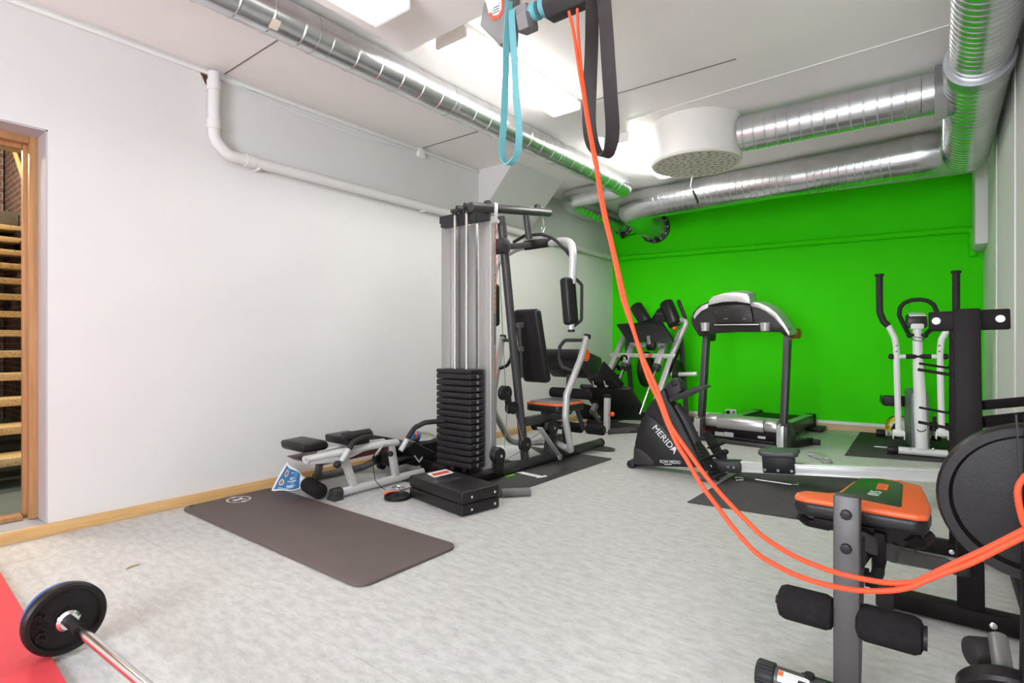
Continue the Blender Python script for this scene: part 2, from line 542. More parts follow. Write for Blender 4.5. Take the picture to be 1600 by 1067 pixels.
# ================================================================ CEILING SERVICES
def duct_bm(m, pts, r, fil, pitch, ridge=.0035, seg=40, n=10, smooth_elbow=True):
    path = fillet(pts, fil, n)
    L = [0]
    for a, b in zip(path, path[1:]): L.append(L[-1] + (b - a).length)
    def at(s):
        for i in range(len(L) - 1):
            if s <= L[i + 1] or i == len(L) - 2:
                t = (s - L[i]) / max(1e-9, L[i + 1] - L[i])
                return path[i].lerp(path[i + 1], max(0, min(1, t)))
    st = [(l, r) for l in L]
    s = pitch * .5
    while s < L[-1] - .01:
        st += [(s - .006, r), (s - .002, r + ridge), (s + .002, r + ridge), (s + .006, r)]
        s += pitch
    st.sort()
    P = []; R = []
    last = -1
    for l, q in st:
        if l - last < 1e-4: continue
        P.append(at(l)); R.append(q); last = l
    return m.sweep(P, R, seg)

DA = thing('ventilation_duct', 'slimmer shiny round duct running along ceiling above white wall', 'duct', (-2.59, 1.0, 2.60))
m = M(); duct_bm(m, [(-2.59, -2.38, 2.605), (-2.59, 5.0, 2.605)], .098, 0, .16, .004)
obj('duct_run', m, STEEL, DA, sharp=13)
m = M(); m.sweep(fillet([(-2.59, 4.98, 2.605), (-2.59, 5.28, 2.605), (-3.30, 5.28, 2.605), (-3.42, 5.55, 2.605)], .20, 10), .100, 40)
obj('elbow', m, STEEL, DA)
m = M(); duct_bm(m, [(-3.41, 5.5, 2.605), (-3.47, 6.93, 2.60)], .098, 0, .10, .003)
obj('duct_run', m, STEEL, DA, sharp=13)
for yy in (1.62, 2.62, 3.9):
    m = M(); m.cyl((-2.59, yy, 2.605), (-2.59, yy + .1, 2.605), .1005, seg=40)
    obj('collar', m, STEEL, DA)
def flange(cx, cz_, R, th, parent, nb=12):
    m = M(); c = onW(cx, cz_, .0); m.lathe([(R * .7, 0), (R, 0), (R, .03), (R * .7, .03)], c - gn * .031, gn, 40)
    fl = obj('flange', m, GUN, parent)
    m = M()
    for i in range(nb):
        a = 2 * PI * i / nb
        p = c - gn * .03 + (gd * math.cos(a) + Z_ * math.sin(a)) * R * .88
        m.cyl(p, p - gn * .008, .009, seg=10)
    obj('rivet', m, WHITEPL, fl)
    return c
tA = (GW(975, 340) - W0).dot(gd)
c = flange(tA, 2.60, .135, .03, DA)
m = M(); a = c + V((0, -.05, -.14)); m.cyl(a + Z_ * .06, a - Z_ * .035, .02)
b = GW(999, 363, .09)
m.tube([a - Z_ * .02, b], .006); m.ell(b, .024)
obj('damper_lever', m, BLKPL, DA)
m = M(); p = PL(433, 29, (-2.5, 0, 2.55), (.6, 0, -.8))
m.grid(lambda u, w: V((-2.59, 1.0, 2.605)) + V((0, (p.y - 1.0) + (u - .5) * .045, 0)) + V((math.cos(-.55 + w * .5 - .6), 0, math.sin(-.55 + w * .5 - .6))) * .1035, 3, 6, .001)
obj('paper_tape', m, TAPE, DA)

DB = thing('ventilation_duct', 'ribbed duct joining the round white air vent to big corner duct', 'duct', (-.6, 4.35, 2.55))
m = M(); duct_bm(m, [(-1.19, 4.33, 2.56), (.10, 4.37, 2.56)], .126, 0, .075, .004)
obj('duct_run', m, STEEL, DB, sharp=13)
DC = thing('ventilation_duct', 'long ribbed duct crossing in front of the green wall', 'duct', (-1.4, 5.72, 2.53))
m = M(); duct_bm(m, [(-2.53, 5.76, 2.535), (-.22, 5.66, 2.535)], .163, 0, .062, .003, 44)
obj('duct_run', m, STEEL, DC, sharp=13)
for xx in (-2.50, -1.02, -.24):
    yy = 5.76 - .1 * (xx + 2.53) / 2.31
    m = M(); m.cyl((xx - .06, yy, 2.535), (xx + .06, yy, 2.535), .168, seg=44)
    obj('collar', m, STEEL, DC)
tC = (GW(1024, 335) - W0).dot(gd)
e = onW(tC, 2.52, .0)
m = M(); m.sweep(fillet([(-2.45, 5.757, 2.535), (-2.80, 5.77, 2.535), e - gn * .45 + V((0, 0, .0))], .24, 12), .164, 44)
obj('elbow', m, STEEL, DC)
m = M(); duct_bm(m, [e - gn * .5, e - gn * .01], .158, 0, .06, .003, 44)
obj('duct_run', m, STEEL, DC, sharp=13)
c = flange(tC, 2.52, .20, .03, DC)
m = M(); a = c + V((-.12, -.06, -.16)); b = GW(1027, 375, .09)
m.tube([a, b], .006); m.ell(b, .024)
obj('damper_lever', m, BLKPL, DC)

DD = thing('ventilation_duct', 'widest ribbed duct under ceiling along the right wall', 'duct', (.17, 3.5, 2.55))
m = M(); duct_bm(m, [(.168, -2.38, 2.545), (.168, 3.98, 2.545)], .132, 0, .055, .004, 44)
obj('duct_run', m, STEEL, DD, sharp=13)
m = M(); duct_bm(m, [(.162, 3.96, 2.54), (.162, 5.86, 2.54)], .150, 0, .07, .0035, 48)
obj('duct_run', m, STEEL, DD, sharp=13)
m = M(); m.lathe([(.133, 0), (.156, .0), (.160, .02), (.160, .085), (.150, .10)], (.165, 3.90, 2.541), Y_, 48)
obj('collar', m, STEEL2, DD)
m = M(); m.lathe([(.126, 0), (.150, 0), (.145, .09), (.126, .09)], (.06, 4.37, 2.555), -X_, 40)
m.lathe([(.150, 0), (.172, 0), (.152, .06)], (-.03, 4.37, 2.553), X_, 40)
obj('branch_saddle', m, STEEL2, DD)
m = M(); m.lathe([(.165, 0), (.168, .03), (.168, .12), (.15, .20)], (-.20, 5.66, 2.537), X_, 44)
obj('branch_saddle', m, STEEL, DD)

AVT = thing('air_vent', 'white drum shaped ceiling air vent with perforated underside', 'air vent', (-1.53, 4.33, 2.4))
m = M(); m.lathe([(.335, 0), (.344, .012), (.344, .314)], (-1.53, 4.33, 2.40), Z_, 72)
obj('drum', m, OFFWH, AVT)
m = M(); m.lathe([(.33, 0), (.333, -.004), (.333, .004)], (-1.53, 4.33, 2.399), Z_, 72)
pf = obj('perforated_plate', m, mat('nozzle_plate', (.70, .65, .56), .5), AVT)
m = M()
for ring, n in ((.045, 5), (.095, 10), (.145, 15), (.195, 20), (.245, 25), (.293, 30)):
    for i in range(n):
        a = 2 * PI * i / n + ring * 9
        q = V((-1.53 + ring * math.cos(a), 4.33 + ring * math.sin(a), 2.395))
        m.use(1).lathe([(.0185, 0), (.0170, -.003), (.0145, -.003), (.0135, -.0005)], q, Z_, 12)
        m.use(0).lathe([(.0138, 0), (.0136, -.0012)], q, Z_, 12)
obj('nozzles', m, [mat('nozzle_hole', (.045, .038, .03), .9), mat('nozzle_rim', (.70, .65, .56), .5)], pf)
m = M(); q = V((-1.54, 4.33, 2.40)); e1 = PL(1079, 292, q, Y_); e2 = PL(1083, 298, q, Y_); e3 = PL(1091, 317, q, Y_)
m.tube([q, e1, e2], .006, .02); obj('adjuster_rod', m, CHROME, AVT)
m = M(); m.cyl(e2, e3, .009); obj('adjuster_handle', m, BLKPL, AVT)

# fluorescent luminaires
LG = 'fluorescent ceiling lights'
def luminaire(label, x0, x1, y0, y1, ztop, lm=LAMP):
    t = thing('ceiling_light', label, 'ceiling light', ((x0 + x1) / 2, (y0 + y1) / 2, ztop), LG)
    m = M(); m.box(((x0 + x1) / 2, (y0 + y1) / 2, ztop - .014), (x1 - x0 - .01, y1 - y0, .026), b=.004)
    obj('housing', m, OFFWH, t)
    m = M(); m.box(((x0 + x1) / 2, (y0 + y1) / 2, ztop - .052), (x1 - x0, y1 - y0 - .04, .05), b=.018, seg=3)
    obj('diffuser', m, lm, t)
    for yy in (y0 + .012, y1 - .012):
        m = M(); m.box(((x0 + x1) / 2, yy, ztop - .048), (x1 - x0 + .002, .024, .06), b=.012)
        obj('end_cap', m, OFFWH, t)
    return t
luminaire('lit fluorescent ceiling light hanging behind the teal exercise band', -2.24, -2.01, 2.17, 3.38, ZC)
luminaire('lit ceiling light farthest away, half behind the black band and vent drum', -2.24, -2.01, 4.12, 5.33, ZC, LAMP_FAR)
luminaire('lit light under the lowered ceiling box at the top picture edge', -2.10, -1.86, .46, 1.66, ZB, LAMP_LOW)

# pipes, trunking
PZ = 2.155
WP = thing('drain_pipe', 'white painted pipe along the upper left wall', 'pipe', (XL + .05, 3.3, 2.2))
m = M(); m.tube([(XL + .045, 1.575, 2.685), (XL + .045, 1.575, 2.27), (XL + .045, 1.665, 2.19), (XL + .045, 4.4, 2.185), (XL + .045, 6.88, 2.16)], .036, .09, 20)
obj('pipe_run', m, WALL, WP)
for q, ax in (((XL + .045, 1.575, 2.36), Z_), ((XL + .045, 1.80, 2.19), Y_), ((XL + .045, 6.6, 2.163), Y_), ((XL + .045, 1.575, 2.60), Z_)):
    m = M(); m.cyl(V(q) - ax * .03, V(q) + ax * .03, .042); obj('coupling', m, WALL, WP)
for yy in (1.86, 3.35, 5.9):
    m = M(); m.box((XL + .03, yy, 2.183), (.06, .02, .085), b=.004); obj('clip', m, WALL, WP)
GP = thing('wall_pipe', 'green painted pipe across the green wall turning down at right', 'pipe', onW(2, 2.1, .05))
tE = (GW(1520, 360, .05) - W0).dot(gd)
m = M(); m.tube([onW(.05, 2.152, .05), onW(tE, 2.135, .05), onW(tE, 1.86, .05)], .034, .06, 20)
obj('pipe_run', m, GREEN, GP)
for t_ in (.28, 1.0, 1.85, 2.8):
    q = onW(t_, 2.152 - .017 * t_ / tE, .05)
    m = M(); m.cyl(q - gd * .012, q + gd * .012, .041); m.box(q + gn * .02, (.02, .06, .07)); obj('clip', m, GREEN, GP)
m = M(); q = onW(tE, 2.0, .05); m.cyl(q - Z_ * .02, q + Z_ * .02, .041); obj('coupling', m, GREEN, GP)
m = M(); m.box((XL + .010, 1.4, ZC - .03), (.02, 7.0, .022), b=.003)
solo('cable_trunking', m, WHITEPL, 'thin white cable trunking under the ceiling on left wall', 'trunking')
q = AX(658, 239, XL + .012)
m = M(); m.box(q, (.035, .085, .085), b=.01); solo('junction_box', m, WHITEPL, 'small square white junction box near ceiling on left wall', 'junction box')
m = M(); m.tube([AX(340, 122, XL + .01), AX(400, 147, XL + .01), AX(470, 180, XL + .01), AX(560, 213, XL + .01), AX(650, 236, XL + .01)], .005, .3)
solo('loose_cable', m, WHITEPL, 'white cable sagging along top of the left wall', 'cable')
m = M(); q = AX(321, 118, XL + .003); m.prism([q + V((0, -.045, .03)), q + V((0, .02, .03)), q + V((0, .03, -.03)), q + V((0, .005, -.06)), q + V((0, -.02, -.01))], (-.01, 0, 0))
struct('trim_%d' % k, m, mat('exposed_hole', (.10, .045, .025), .9), 'broken hole in the wall'); k += 1
m = M(); q = V((-1.14, 2.05, 0)); p = D(996, 5, 2.9); m.tube([V((p.x, p.y, ZC)), V((p.x, p.y, p.z + .02)), p + V((.015, 0, 0)), p + V((.02, 0, .03))], .003, .01)
solo('ceiling_hook', m, CHROME, 'small metal hook screwed into ceiling', 'hook')
q = GW(1142, 644, .02)
ol = thing('wall_outlet', 'white double socket low on the green wall behind the treadmill', 'socket', q)
m = M(); m.prism([q - gd * .065 - Z_ * .035, q + gd * .065 - Z_ * .035, q + gd * .065 + Z_ * .035, q - gd * .065 + Z_ * .035], gn * .022, .005); obj('cover', m, WHITEPL, ol)
m = M(); m.cyl(q - gd * .03 - gn * .002, q - gd * .03 - gn * .035, .022); m.tube([q - gd * .03 - gn * .03, q - gd * .09 - gn * .05 - Z_ * .02, q - gd * .16 - gn * .05 - Z_ * .09], .005, .03); obj('plug', m, BLKPL, ol)
m = M(); m.cyl(q + gd * .033 - gn * .001, q + gd * .033 - gn * .003, .018); obj('socket_face', m, STUD, ol)

# ================================================================ FLOOR MATS
m = M(); m.prism([G(x, y, .0004) for x, y in ((196, 889), (203, 884.5), (219, 880.5), (218, 883), (206, 887), (199, 890))], (0, 0, .0005))
struct('trim_%d' % k, m, mat('brown_scuff', (.30, .20, .10), .7), 'brown scuff mark on the floor'); k += 1
for pts in ([(185, 818), (300, 880), (420, 948), (560, 1030), (640, 1075)],):
    m = M(); m.tube([G(x, y, .0) for x, y in (pts[0], pts[-1])], .0012, 0, 6)
    struct('trim_%d' % k, m, mat('floor_seam', (.42, .41, .40), .6), 'welded seam in the floor covering'); k += 1
def rrect(c, hx, hy, r, z, rz=0, n=6):
    out = []
    for sx, sy, a0 in ((1, 1, 0), (-1, 1, 90), (-1, -1, 180), (1, -1, 270)):
        for i in range(n + 1):
            a = math.radians(a0 + 90 * i / n)
            out.append(V((sx * (hx - r) + r * math.cos(a), sy * (hy - r) + r * math.sin(a), 0)))
    R = rotm(0, 0, rz)
    return [V((c[0], c[1], z)) + R @ p for p in out]
em = thing('exercise_mat', 'large black exercise mat with white round print near left wall', 'mat', (-2.7, 1.66, 0))
m = M(); m.prism(rrect((-2.705, 1.66), .862, .29, .06, .001), (0, 0, .013), .003)
obj('mat_sheet', m, MATB, em)
pc = G(373, 780, .015)
m = M()
NB = 26
for i in range(NB):
    if i in (0, 13): continue
    a = 2 * PI * i / NB
    r0, r1 = .062, .074
    da = .075 if i % 3 else .05
    P = [V((math.cos(t) * r, math.sin(t) * r * .95, 0)) + V((pc.x, pc.y, .0145)) for r, t in ((r0, a - da), (r1, a - da), (r1, a + da), (r0, a + da))]
    m.prism(P, (0, 0, .0006))
hexp = [(-.02, -.032), (.02, -.032), (.012, -.01), (.012, .006), (.032, .03), (.02, .034), (0, .016), (-.022, .036), (-.032, .028), (-.012, .004), (-.012, -.012)]
m.prism([V((pc.x + x, pc.y + y, .0145)) for x, y in hexp], (0, 0, .0006))
for x, y in ((-.068, 0), (.068, 0)):
    m.prism([V((pc.x + x + dx, pc.y + y + dy, .0145)) for dx, dy in ((-.01, -.012), (.01, -.012), (.01, .012), (-.01, .012))], (0, 0, .0006))
obj('round_logo', m, PRINTW, em)
m = M(); q = G(292, 790, .016)
m.lathe([(.004, 0), (.009, 0), (.009, .001), (.004, .001)], (q.x + .015, q.y + .02, .014), Z_, 16); obj('eyelet', m, BLACK, em)
m = M()
m.prism([V((-4.0 + .4, -1.2, .001)), V((-1.62, -1.2, .001)), V((-1.62, .45, .001)), V((-3.58, .53, .001))], (0, 0, .014), .004)
solo('red_mat', m, REDM, 'bright red foam mat in lower left corner under barbell plate', 'mat')
gm = thing('floor_mat', 'black speckled rubber mat lying under the home gym', 'mat', (-2.4, 3.4, 0))
m = M(); m.prism(rrect((-2.72, 3.42), .505, .80, .015, .0006, -1), (0, 0, .006), .001)
obj('rubber_sheet', m, MATR, gm)
m = M()
for P in ([(806, 738), (816, 737), (842, 742.5), (836, 745)], [(834, 743), (843, 742.5), (847, 744), (840, 747)], [(841, 744.5), (853, 742.5), (855, 744.5), (843, 746.5)]):
    m.prism([G(x, y, .0068) for x, y in P], (0, 0, .0006))
obj('white_print', m, PRINTW, gm)
m = M(); m.prism([G(x, y, .0068) for x, y in ((789, 743), (803, 740), (805, 742), (790, 745.5))], (0, 0, .0006)); obj('green_print', m, mat('green_print', (.15, .55, .03), .5), gm)
rm = M()
A0, B0 = G(1076, 786, .006), G(1300, 818, .006)
rm.prism([V((-1.24, 3.36, .0006)), V((-.25, 3.46, .0006)), V((-.22, 4.9, .0006)), V((-1.20, 4.86, .0006))], (0, 0, .006), .001)
solo('floor_mat', rm, MATR, 'speckled rubber mat lying under the rowing machine', 'mat')
elm = M(); elm.prism([V((-.665, 5.59, .0006)), V((.30, 5.84, .0006)), V((.30, 7.2, .0006)), V((-.70, 7.14, .0006))], (0, 0, .006), .001)
solo('floor_mat', elm, MATR, 'dark rubber mat under the white elliptical trainer', 'mat')

# ================================================================ HOME GYM
XP = -2.57
def g(px, py, dx=0): return AX(px, py, XP + dx)
hg = thing('home_gym', 'tall silver and black cable home gym with weight stack', 'home gym', (XP, 3.4, 0))
m = M(); m.cyl((XP, 2.95, .045), (XP + .03, 4.60, .045), .038, seg=24); obj('base_tube', m, GUN, hg)
m = M(); m.cyl((XP + .03, 4.60, .045), (XP + .03, 4.64, .045), .040, seg=24, bv=.006); obj('end_cap', m, BLKPL, hg)
m = M(); m.prism([V((XP + .06 + .17 * math.sin(a), 4.52 + .09 * math.cos(a), .012)) for a in [i * 2 * PI / 28 for i in range(28)]], (0, 0, .008), .002); obj('foot_plate', m, GUN, hg)
m = M(); m.box((-2.83, 3.02, .035), (.60, .28, .05), b=.006); obj('tower_base', m, BLACK, hg)
# aluminium columns
for (x0, x1, y0, y1) in ((-3.079, -2.948, 3.05, 3.115), (-2.690, -2.570, 3.05, 3.115)):
    m = M(); m.box(((x0 + x1) / 2, (y0 + y1) / 2, .98), (x1 - x0, y1 - y0, 1.87), b=.008, seg=3)
    m.box(((x0 + x1) / 2, y0 - .001, .98), ((x1 - x0) * .55, .006, 1.86), b=.002)
    obj('column', m, ALU, hg)
m = M(); m.box((-2.93, 3.155, 1.0), (.10, .03, 1.86), b=.004); m.box((-2.845, 3.165, 1.0), (.075, .03, 1.80), b=.004); obj('cable_channel', m, ALU, hg)
for x0 in (-3.014, -2.760):
    m = M(); m.box((x0 + (-.0 if x0 < -3 else .06), 3.08, 1.945), (.145, .085, .06), b=.006); obj('column_cap', m, CHAR, hg)
m = M(); m.box((-2.80, 3.02, 1.915), (.46, .05, .085), b=.004); m.box((-2.72, 2.985, 1.90), (.12, .02, .06), b=.003); obj('crossbar', m, CHAR, hg)
for px in (711, 729):
    p = AY(px, 400, 2.945)
    m = M(); m.cyl((p.x, 2.945, .10), (p.x, 2.945, 1.955), .0115, seg=18); obj('guide_rod', m, mat('satin_steel', (.50, .47, .44), .4, .8), hg)
    m = M(); m.cyl((p.x, 2.945, 1.93), (p.x, 2.945, 1.965), .022, seg=18); obj('rod_bushing', m, BLKPL, hg)
# weight stack
for i in range(15):
    z = .095 + .0452 * i
    m = M(); m.box((-2.778, 2.945, z + .021), (.345, .15, .0415), b=.012, seg=3)
    m.box((-2.778, 2.945, z + .021), (.10, .156, .012), b=.002)
    w = obj('weight_plate', m, STACK, hg)
    m = M(); m.cyl((-2.607, 2.945, z + .021), (-2.600, 2.945, z + .021), .013, seg=18, bv=.003); obj('stud', m, STUD, w)
m = M(); m.box((-2.778, 2.945, .785), (.345, .15, .03), b=.01); obj('stack_top', m, STACK, hg)
for dx in (-.06, .06):
    m = M(); m.cyl((-2.778 + dx, 2.93, .05), (-2.778 + dx, 2.93, .10), .018, seg=14); obj('rubber_stop', m, RUBBER, hg)
# head pulleys & top tube
for (px, py, r, l) in ((715, 327, .026, .03), (728, 322, .022, .04), (706, 330, .016, .02)):
    p = AY(px, py, 2.93); m = M(); m.cyl(p - Y_ * l * .5 - X_ * .0, p + V((.02, l, 0)), r, seg=26, bv=.004); obj('pulley', m, CHAR, hg)
m = M(); m.cyl(g(735, 323), g(858, 332.5), .033, seg=26, bv=.004); obj('top_tube', m, GUN, hg)
for px, py in ((840, 325), (762, 320)):
    p = g(px, py); m = M(); m.cyl(p - X_ * .012, p + X_ * .012, .032, seg=24); obj('pulley', m, BLKPL, hg)
m = M(); p0, p1 = g(773, 318, .05), g(777, 346, .05); m.box((p0 + p1) / 2, (.008, .035, .14), b=.003); m.cyl((p1 - X_ * .06), p1 + X_ * .01, .014); obj('side_clip', m, SILVER, hg)
m = M(); m.tube([g(783, 338), g(800, 520), g(821, 724)], .033, 0, 24); obj('main_post', m, GUN, hg)
m = M(); m.cyl(g(822, 336), g(827, 374), .026, seg=20); obj('drop_post', m, GUN, hg)
p = g(788, 384, .03); m = M(); m.cyl(p - X_ * .13, p + X_ * .02, .058, seg=34, bv=.006); m.cyl(p + X_ * .015, p + X_ * .03, .012); obj('pivot_disc', m, CHAR, hg)
K = g(852, 380)
m = M(); m.beam(g(790, 386), K, .06, .045, bv=.006); obj('press_arm_beam', m, GUN, hg)
m = M(); m.cyl(K - X_ * .1, K + X_ * .1, .036, seg=24, bv=.005); obj('press_arm_hub', m, CHAR, hg)
m = M(); m.beam(g(826, 383), g(846, 380), .1, .075, bv=.006); obj('press_arm_bracket', m, BLACK, hg)
for s_, nm in ((1, 'right'), (-1, 'left')):
    def q(dx, y, z): return V((XP + s_ * dx, y, z))
    m = M(); m.tube([q(.05, 3.74, 1.805), q(.27, 3.70, 1.80), q(.385, 3.56, 1.66), q(.39, 3.53, 1.43)], .030, .22, 18); obj('butterfly_arm', m, LSILV, hg)
    m = M(); m.box(q(.375, 3.515, 1.302), (.085, .125, .355), rotm(4, -3 * s_, 0), .03, 4); obj('arm_pad', m, VINYL, hg)
    m = M(); m.tube([q(.40, 3.56, 1.475), q(.43, 3.605, 1.43), q(.43, 3.60, 1.16), q(.40, 3.54, 1.115)], .012, .035, 12); obj('arm_grip', m, RUBBER, hg)
    m = M(); m.cyl(q(.39, 3.52, 1.14), q(.39, 3.52, 1.085), .024, seg=16); ap = obj('arm_stub', m, LSILV, hg)
    m = M(); m.cyl(q(.39, 3.52, 1.09), q(.39, 3.52, 1.07), .027, seg=16, bv=.004); obj('end_cap', m, BLKPL, hg)
    m = M(); m.tube([q(.415, 3.70, 1.035), q(.40, 3.64, .87), q(.355, 3.51, .60), q(.35, 3.50, .42), q(.30, 3.66, .155), q(.22, 3.76, .135), q(.03, 3.86, .155)], .026, .09, 18); obj('press_arm', m, SILVER, hg)
    m = M(); m.cyl(q(.4155, 3.702, 1.02), q(.418, 3.712, 1.055), .029, seg=18, bv=.006); obj('end_cap', m, BLKPL, hg)
    m = M(); m.tube([q(.41, 3.69, 1.01), q(.27, 3.62, 1.01), q(.235, 3.60, .96), q(.235, 3.59, .86), q(.27, 3.58, .80), q(.385, 3.60, .765)], .014, .04, 12); obj('press_handle', m, RUBBER, hg)
# lat bar resting on its hook
m = M(); m.tube([g(803, 378, -.25), g(820, 368, -.08), g(845, 366, .08), g(865, 372, .2), g(885, 392, .28), g(891, 400, .3)], .013, .12, 14); obj('lat_bar', m, RUBBER, hg)
m = M(); m.tube([g(849, 338), g(849, 348)], .006); m.tube([g(849, 346), g(851.5, 356), g(848, 364), g(846.5, 356), g(849, 346)], .004, .01, 8); obj('snap_hook', m, CHROME, hg)
# back pad
bt, bb = V((XP, 3.46, 1.225)), V((XP, 3.60, .685))
x, y, z = frame(bt - bb, V((0, 1, 0)))
R = Matrix((x, y, z)).transposed()
m = M(); m.box((bt + bb) / 2 + y * .03, (.25, .075, .60), R, .034, 5); obj('back_pad', m, VINYL, hg)
m = M(); m.beam(g(811, 505, .03), g(815, 590, .03), .028, .02, bv=.003)
for py in (508, 545): m.beam(g(804, py, 0), g(818, py, .05), .03, .04, bv=.003)
obj('back_pad_bracket', m, GUN, hg)
# seat
m = M(); m.prism(rrect((XP, 3.895), .185, .20, .07, .425), (0, 0, .06), .012, 3); obj('seat', m, VINYL, hg)
m = M(); m.prism(rrect((XP, 3.895), .187, .202, .07, .478), (0, 0, .018), .006, 2); obj('seat_rim', m, ORANGE, hg)
m = M(); m.prism(rrect((XP, 3.895), .165, .18, .06, .488), (0, 0, .016), .006, 2); obj('seat_top', m, VINYLG, hg)
m = M(); m.beam(g(818, 659), g(880, 648), .05, .07, bv=.006); obj('seat_beam', m, GUN, hg)
m = M(); m.beam(V((XP, 3.92, .36)), V((XP, 3.92, .43)), .05, .05); m.box((XP, 3.92, .40), (.16, .25, .02), b=.004); obj('seat_support', m, GUN, hg)
m = M(); m.beam(V((XP, 4.05, .06)), V((XP, 4.05, .50)), .045, .045, up=Y_, bv=.005); obj('front_post', m, GUN, hg)
m = M(); m.tube([V((XP, 4.06, .52)), V((XP, 4.20, .46)), V((XP, 4.36, .20))], .02, .05, 14); obj('leg_lever', m, GUN, hg)
m = M(); m.cyl((XP - .03, 4.08, .42), (XP + .03, 4.08, .42), .055, seg=26); obj('cam_pulley', m, BLKPL, hg)
for dx in (-1, 1):
    for (y, z) in ((4.13, .545), (4.38, .205)):
        m = M(); m.cyl((XP + dx * .025, y, z), (XP + dx * .20, y, z), .046, seg=24, bv=.014); r_ = obj('foam_roller', m, FOAM, hg)
        m = M(); m.cyl((XP + dx * .198, y, z), (XP + dx * .206, y, z), .026, seg=18); obj('roller_cap', m, BLKPL, r_)
# curl pad
m = M(); m.cyl((XP - .205, 4.05, .885), (XP + .205, 4.05, .885), .05, seg=26, bv=.01)
m.prism([V((XP - .20, 4.03, .87)), V((XP - .20, 4.09, .92)), V((XP - .20, 4.34, .86)), V((XP - .20, 4.36, .80)), V((XP - .20, 4.28, .70)), V((XP - .20, 4.14, .68)), V((XP - .20, 4.04, .76))], (.40, 0, 0), .02, 3)
obj('curl_pad', m, VINYL, hg)
for dx in (-.21, .205):
    m = M(); m.lathe([(.03, 0), (.053, 0), (.053, .016), (.03, .016)], (XP + dx - .008, 4.05, .885), X_, 28); obj('pad_ring', m, ORANGE2, hg)
m = M(); m.beam(V((XP, 4.09, .46)), V((XP, 4.12, .76)), .035, .035, up=Y_, bv=.004); obj('curl_post', m, GUN, hg)
# pulleys and brackets in the works
for (px, py, r, dx, w) in ((789, 614, .055, .0, .025), (799, 637, .048, .0, .025), (820, 694, .055, .05, .022), (776, 710, .055, .04, .022), (779, 712, .055, .075, .02), (840, 662, .055, -.03, .03), (861, 668, .062, .06, .03), (872, 664, .035, .05, .03)):
    p = g(px, py, dx); m = M(); m.lathe([(.012, -w), (r, -w), (r, -w * .55), (r * .86, 0), (r, w * .55), (r, w), (.012, w)], p, X_, 30); pu = obj('pulley', m, BLKPL, hg)
    m = M(); m.cyl(p - X_ * (w + .006), p + X_ * (w + .008), .010, seg=12); obj('axle_bolt', m, CHROME, pu)
m = M(); m.box(g(794, 626), (.045, .035, .12), rotm(12), .005); obj('pulley_bracket', m, BLKPL, hg)
m = M(); m.box(g(779, 724, .055), (.06, .06, .14), None, .005); obj('pulley_bracket', m, BLKPL, hg)
for dx in (-.06, .09):
    m = M(); m.beam(g(843, 668, dx), g(875, 714, dx), .010, .05, up=X_, bv=.003)
    m.cyl(g(875, 714, dx) - X_ * .006, g(875, 714, dx) + X_ * .006, .026)
    obj('link_plate', m, SILVER, hg)
m = M(); m.prism([V((XP - .05, 3.78, .07)), V((XP - .05, 3.98, .07)), V((XP - .05, 3.93, .22)), V((XP - .05, 3.82, .22))], (.1, 0, 0), .004); obj('pivot_bracket', m, GUN, hg)
def cable(pts, name='cable', r=.0028): m = M(); m.tube(pts, r, .02, 8); obj(name, m, STUD, hg)
cable([g(779, 388, -.05), g(790, 612, -.05)])
cable([g(793, 632), g(788, 700, .04)])
cable([g(804, 640), g(817, 690, .06), g(822, 700, .06)])
cable([g(783, 722, .06), g(812, 706, .06), g(885, 660, .04)])
cable([g(825, 688, .06), g(862, 665, .06)])
cable([g(733, 318), g(849, 325)])
m = M()
yy0 = 3.12
for j in range(26):
    z = .74 + j * .044
    if .95 < z < 1.22: continue
    m.box((-2.5695, 3.100, z), (.0012, .012, .028), None)
obj('orange_lettering', m, ORANGE2, hg)
m = M(); m.box((-2.5695, 3.095, 1.09), (.0012, .024, .23)); obj('silver_sticker', m, STUD, hg)

# ================================================================ PUNCH SHIELD AND NEIGHBOURS
sh = thing('punching_shield', 'worn black kick shield lying before the weight stack, red label on top', 'punching shield', (-2.42, 2.45, 0))
cr = [G(639, 777), G(722, 809), G(781, 793)]
cr.append(cr[0] + cr[2] - cr[1])
for zz, hh, nm in ((.002, .066, 'lower_cushion'), (.070, .072, 'upper_cushion')):
    m = M(); m.prism([V((p.x, p.y, zz)) for p in cr], (0, 0, hh), .012, 3); obj(nm, m, VINYL, sh)
u = (cr[2] - cr[1]).normalized(); w_ = (cr[1] - cr[0]).normalized()
m = M(); cc = (cr[0] + cr[1] + cr[2] + cr[3]) / 4
m.box((cc.x, cc.y, .0705), ((cr[1] - cr[0]).length - .03, (cr[2] - cr[1]).length - .03, .012), rotm(0, 0, math.degrees(math.atan2(w_.y, w_.x)))); obj('seam', m, BLACK, sh)
m = M(); m.prism([G(x, y, .1425) for x, y in ((667, 740), (697, 733), (709, 738.5), (679, 746))], (0, 0, .0008)); lb = obj('label', m, PAPER, sh)
m = M(); m.prism([G(x, y, .1434) for x, y in ((673, 740.5), (698.5, 734.8), (704, 738), (678.5, 744))], (0, 0, .0005)); obj('label_print', m, REDP, lb)
for px, py in ((737, 776.5), (773, 768), (737, 796), (773, 786.5)):
    n_ = V((u.y, -u.x, 0)); n_ = n_ if n_.dot(w_) > 0 else -n_
    p = PL(px, py, cr[1], n_); m = M(); m.cyl(p - n_ * .004, p + n_ * .003, .008, seg=14); obj('rivet', m, CHROME, sh)
m = M()
m.grid(lambda a, b: cr[0].lerp(cr[1], .42 + a * .12) + V((0, 0, .1425)) + u * (.01 + b * .20), 4, 4, .0008); obj('tape_strip', m, mat('shiny_tape', (.05, .048, .048), .25), sh)

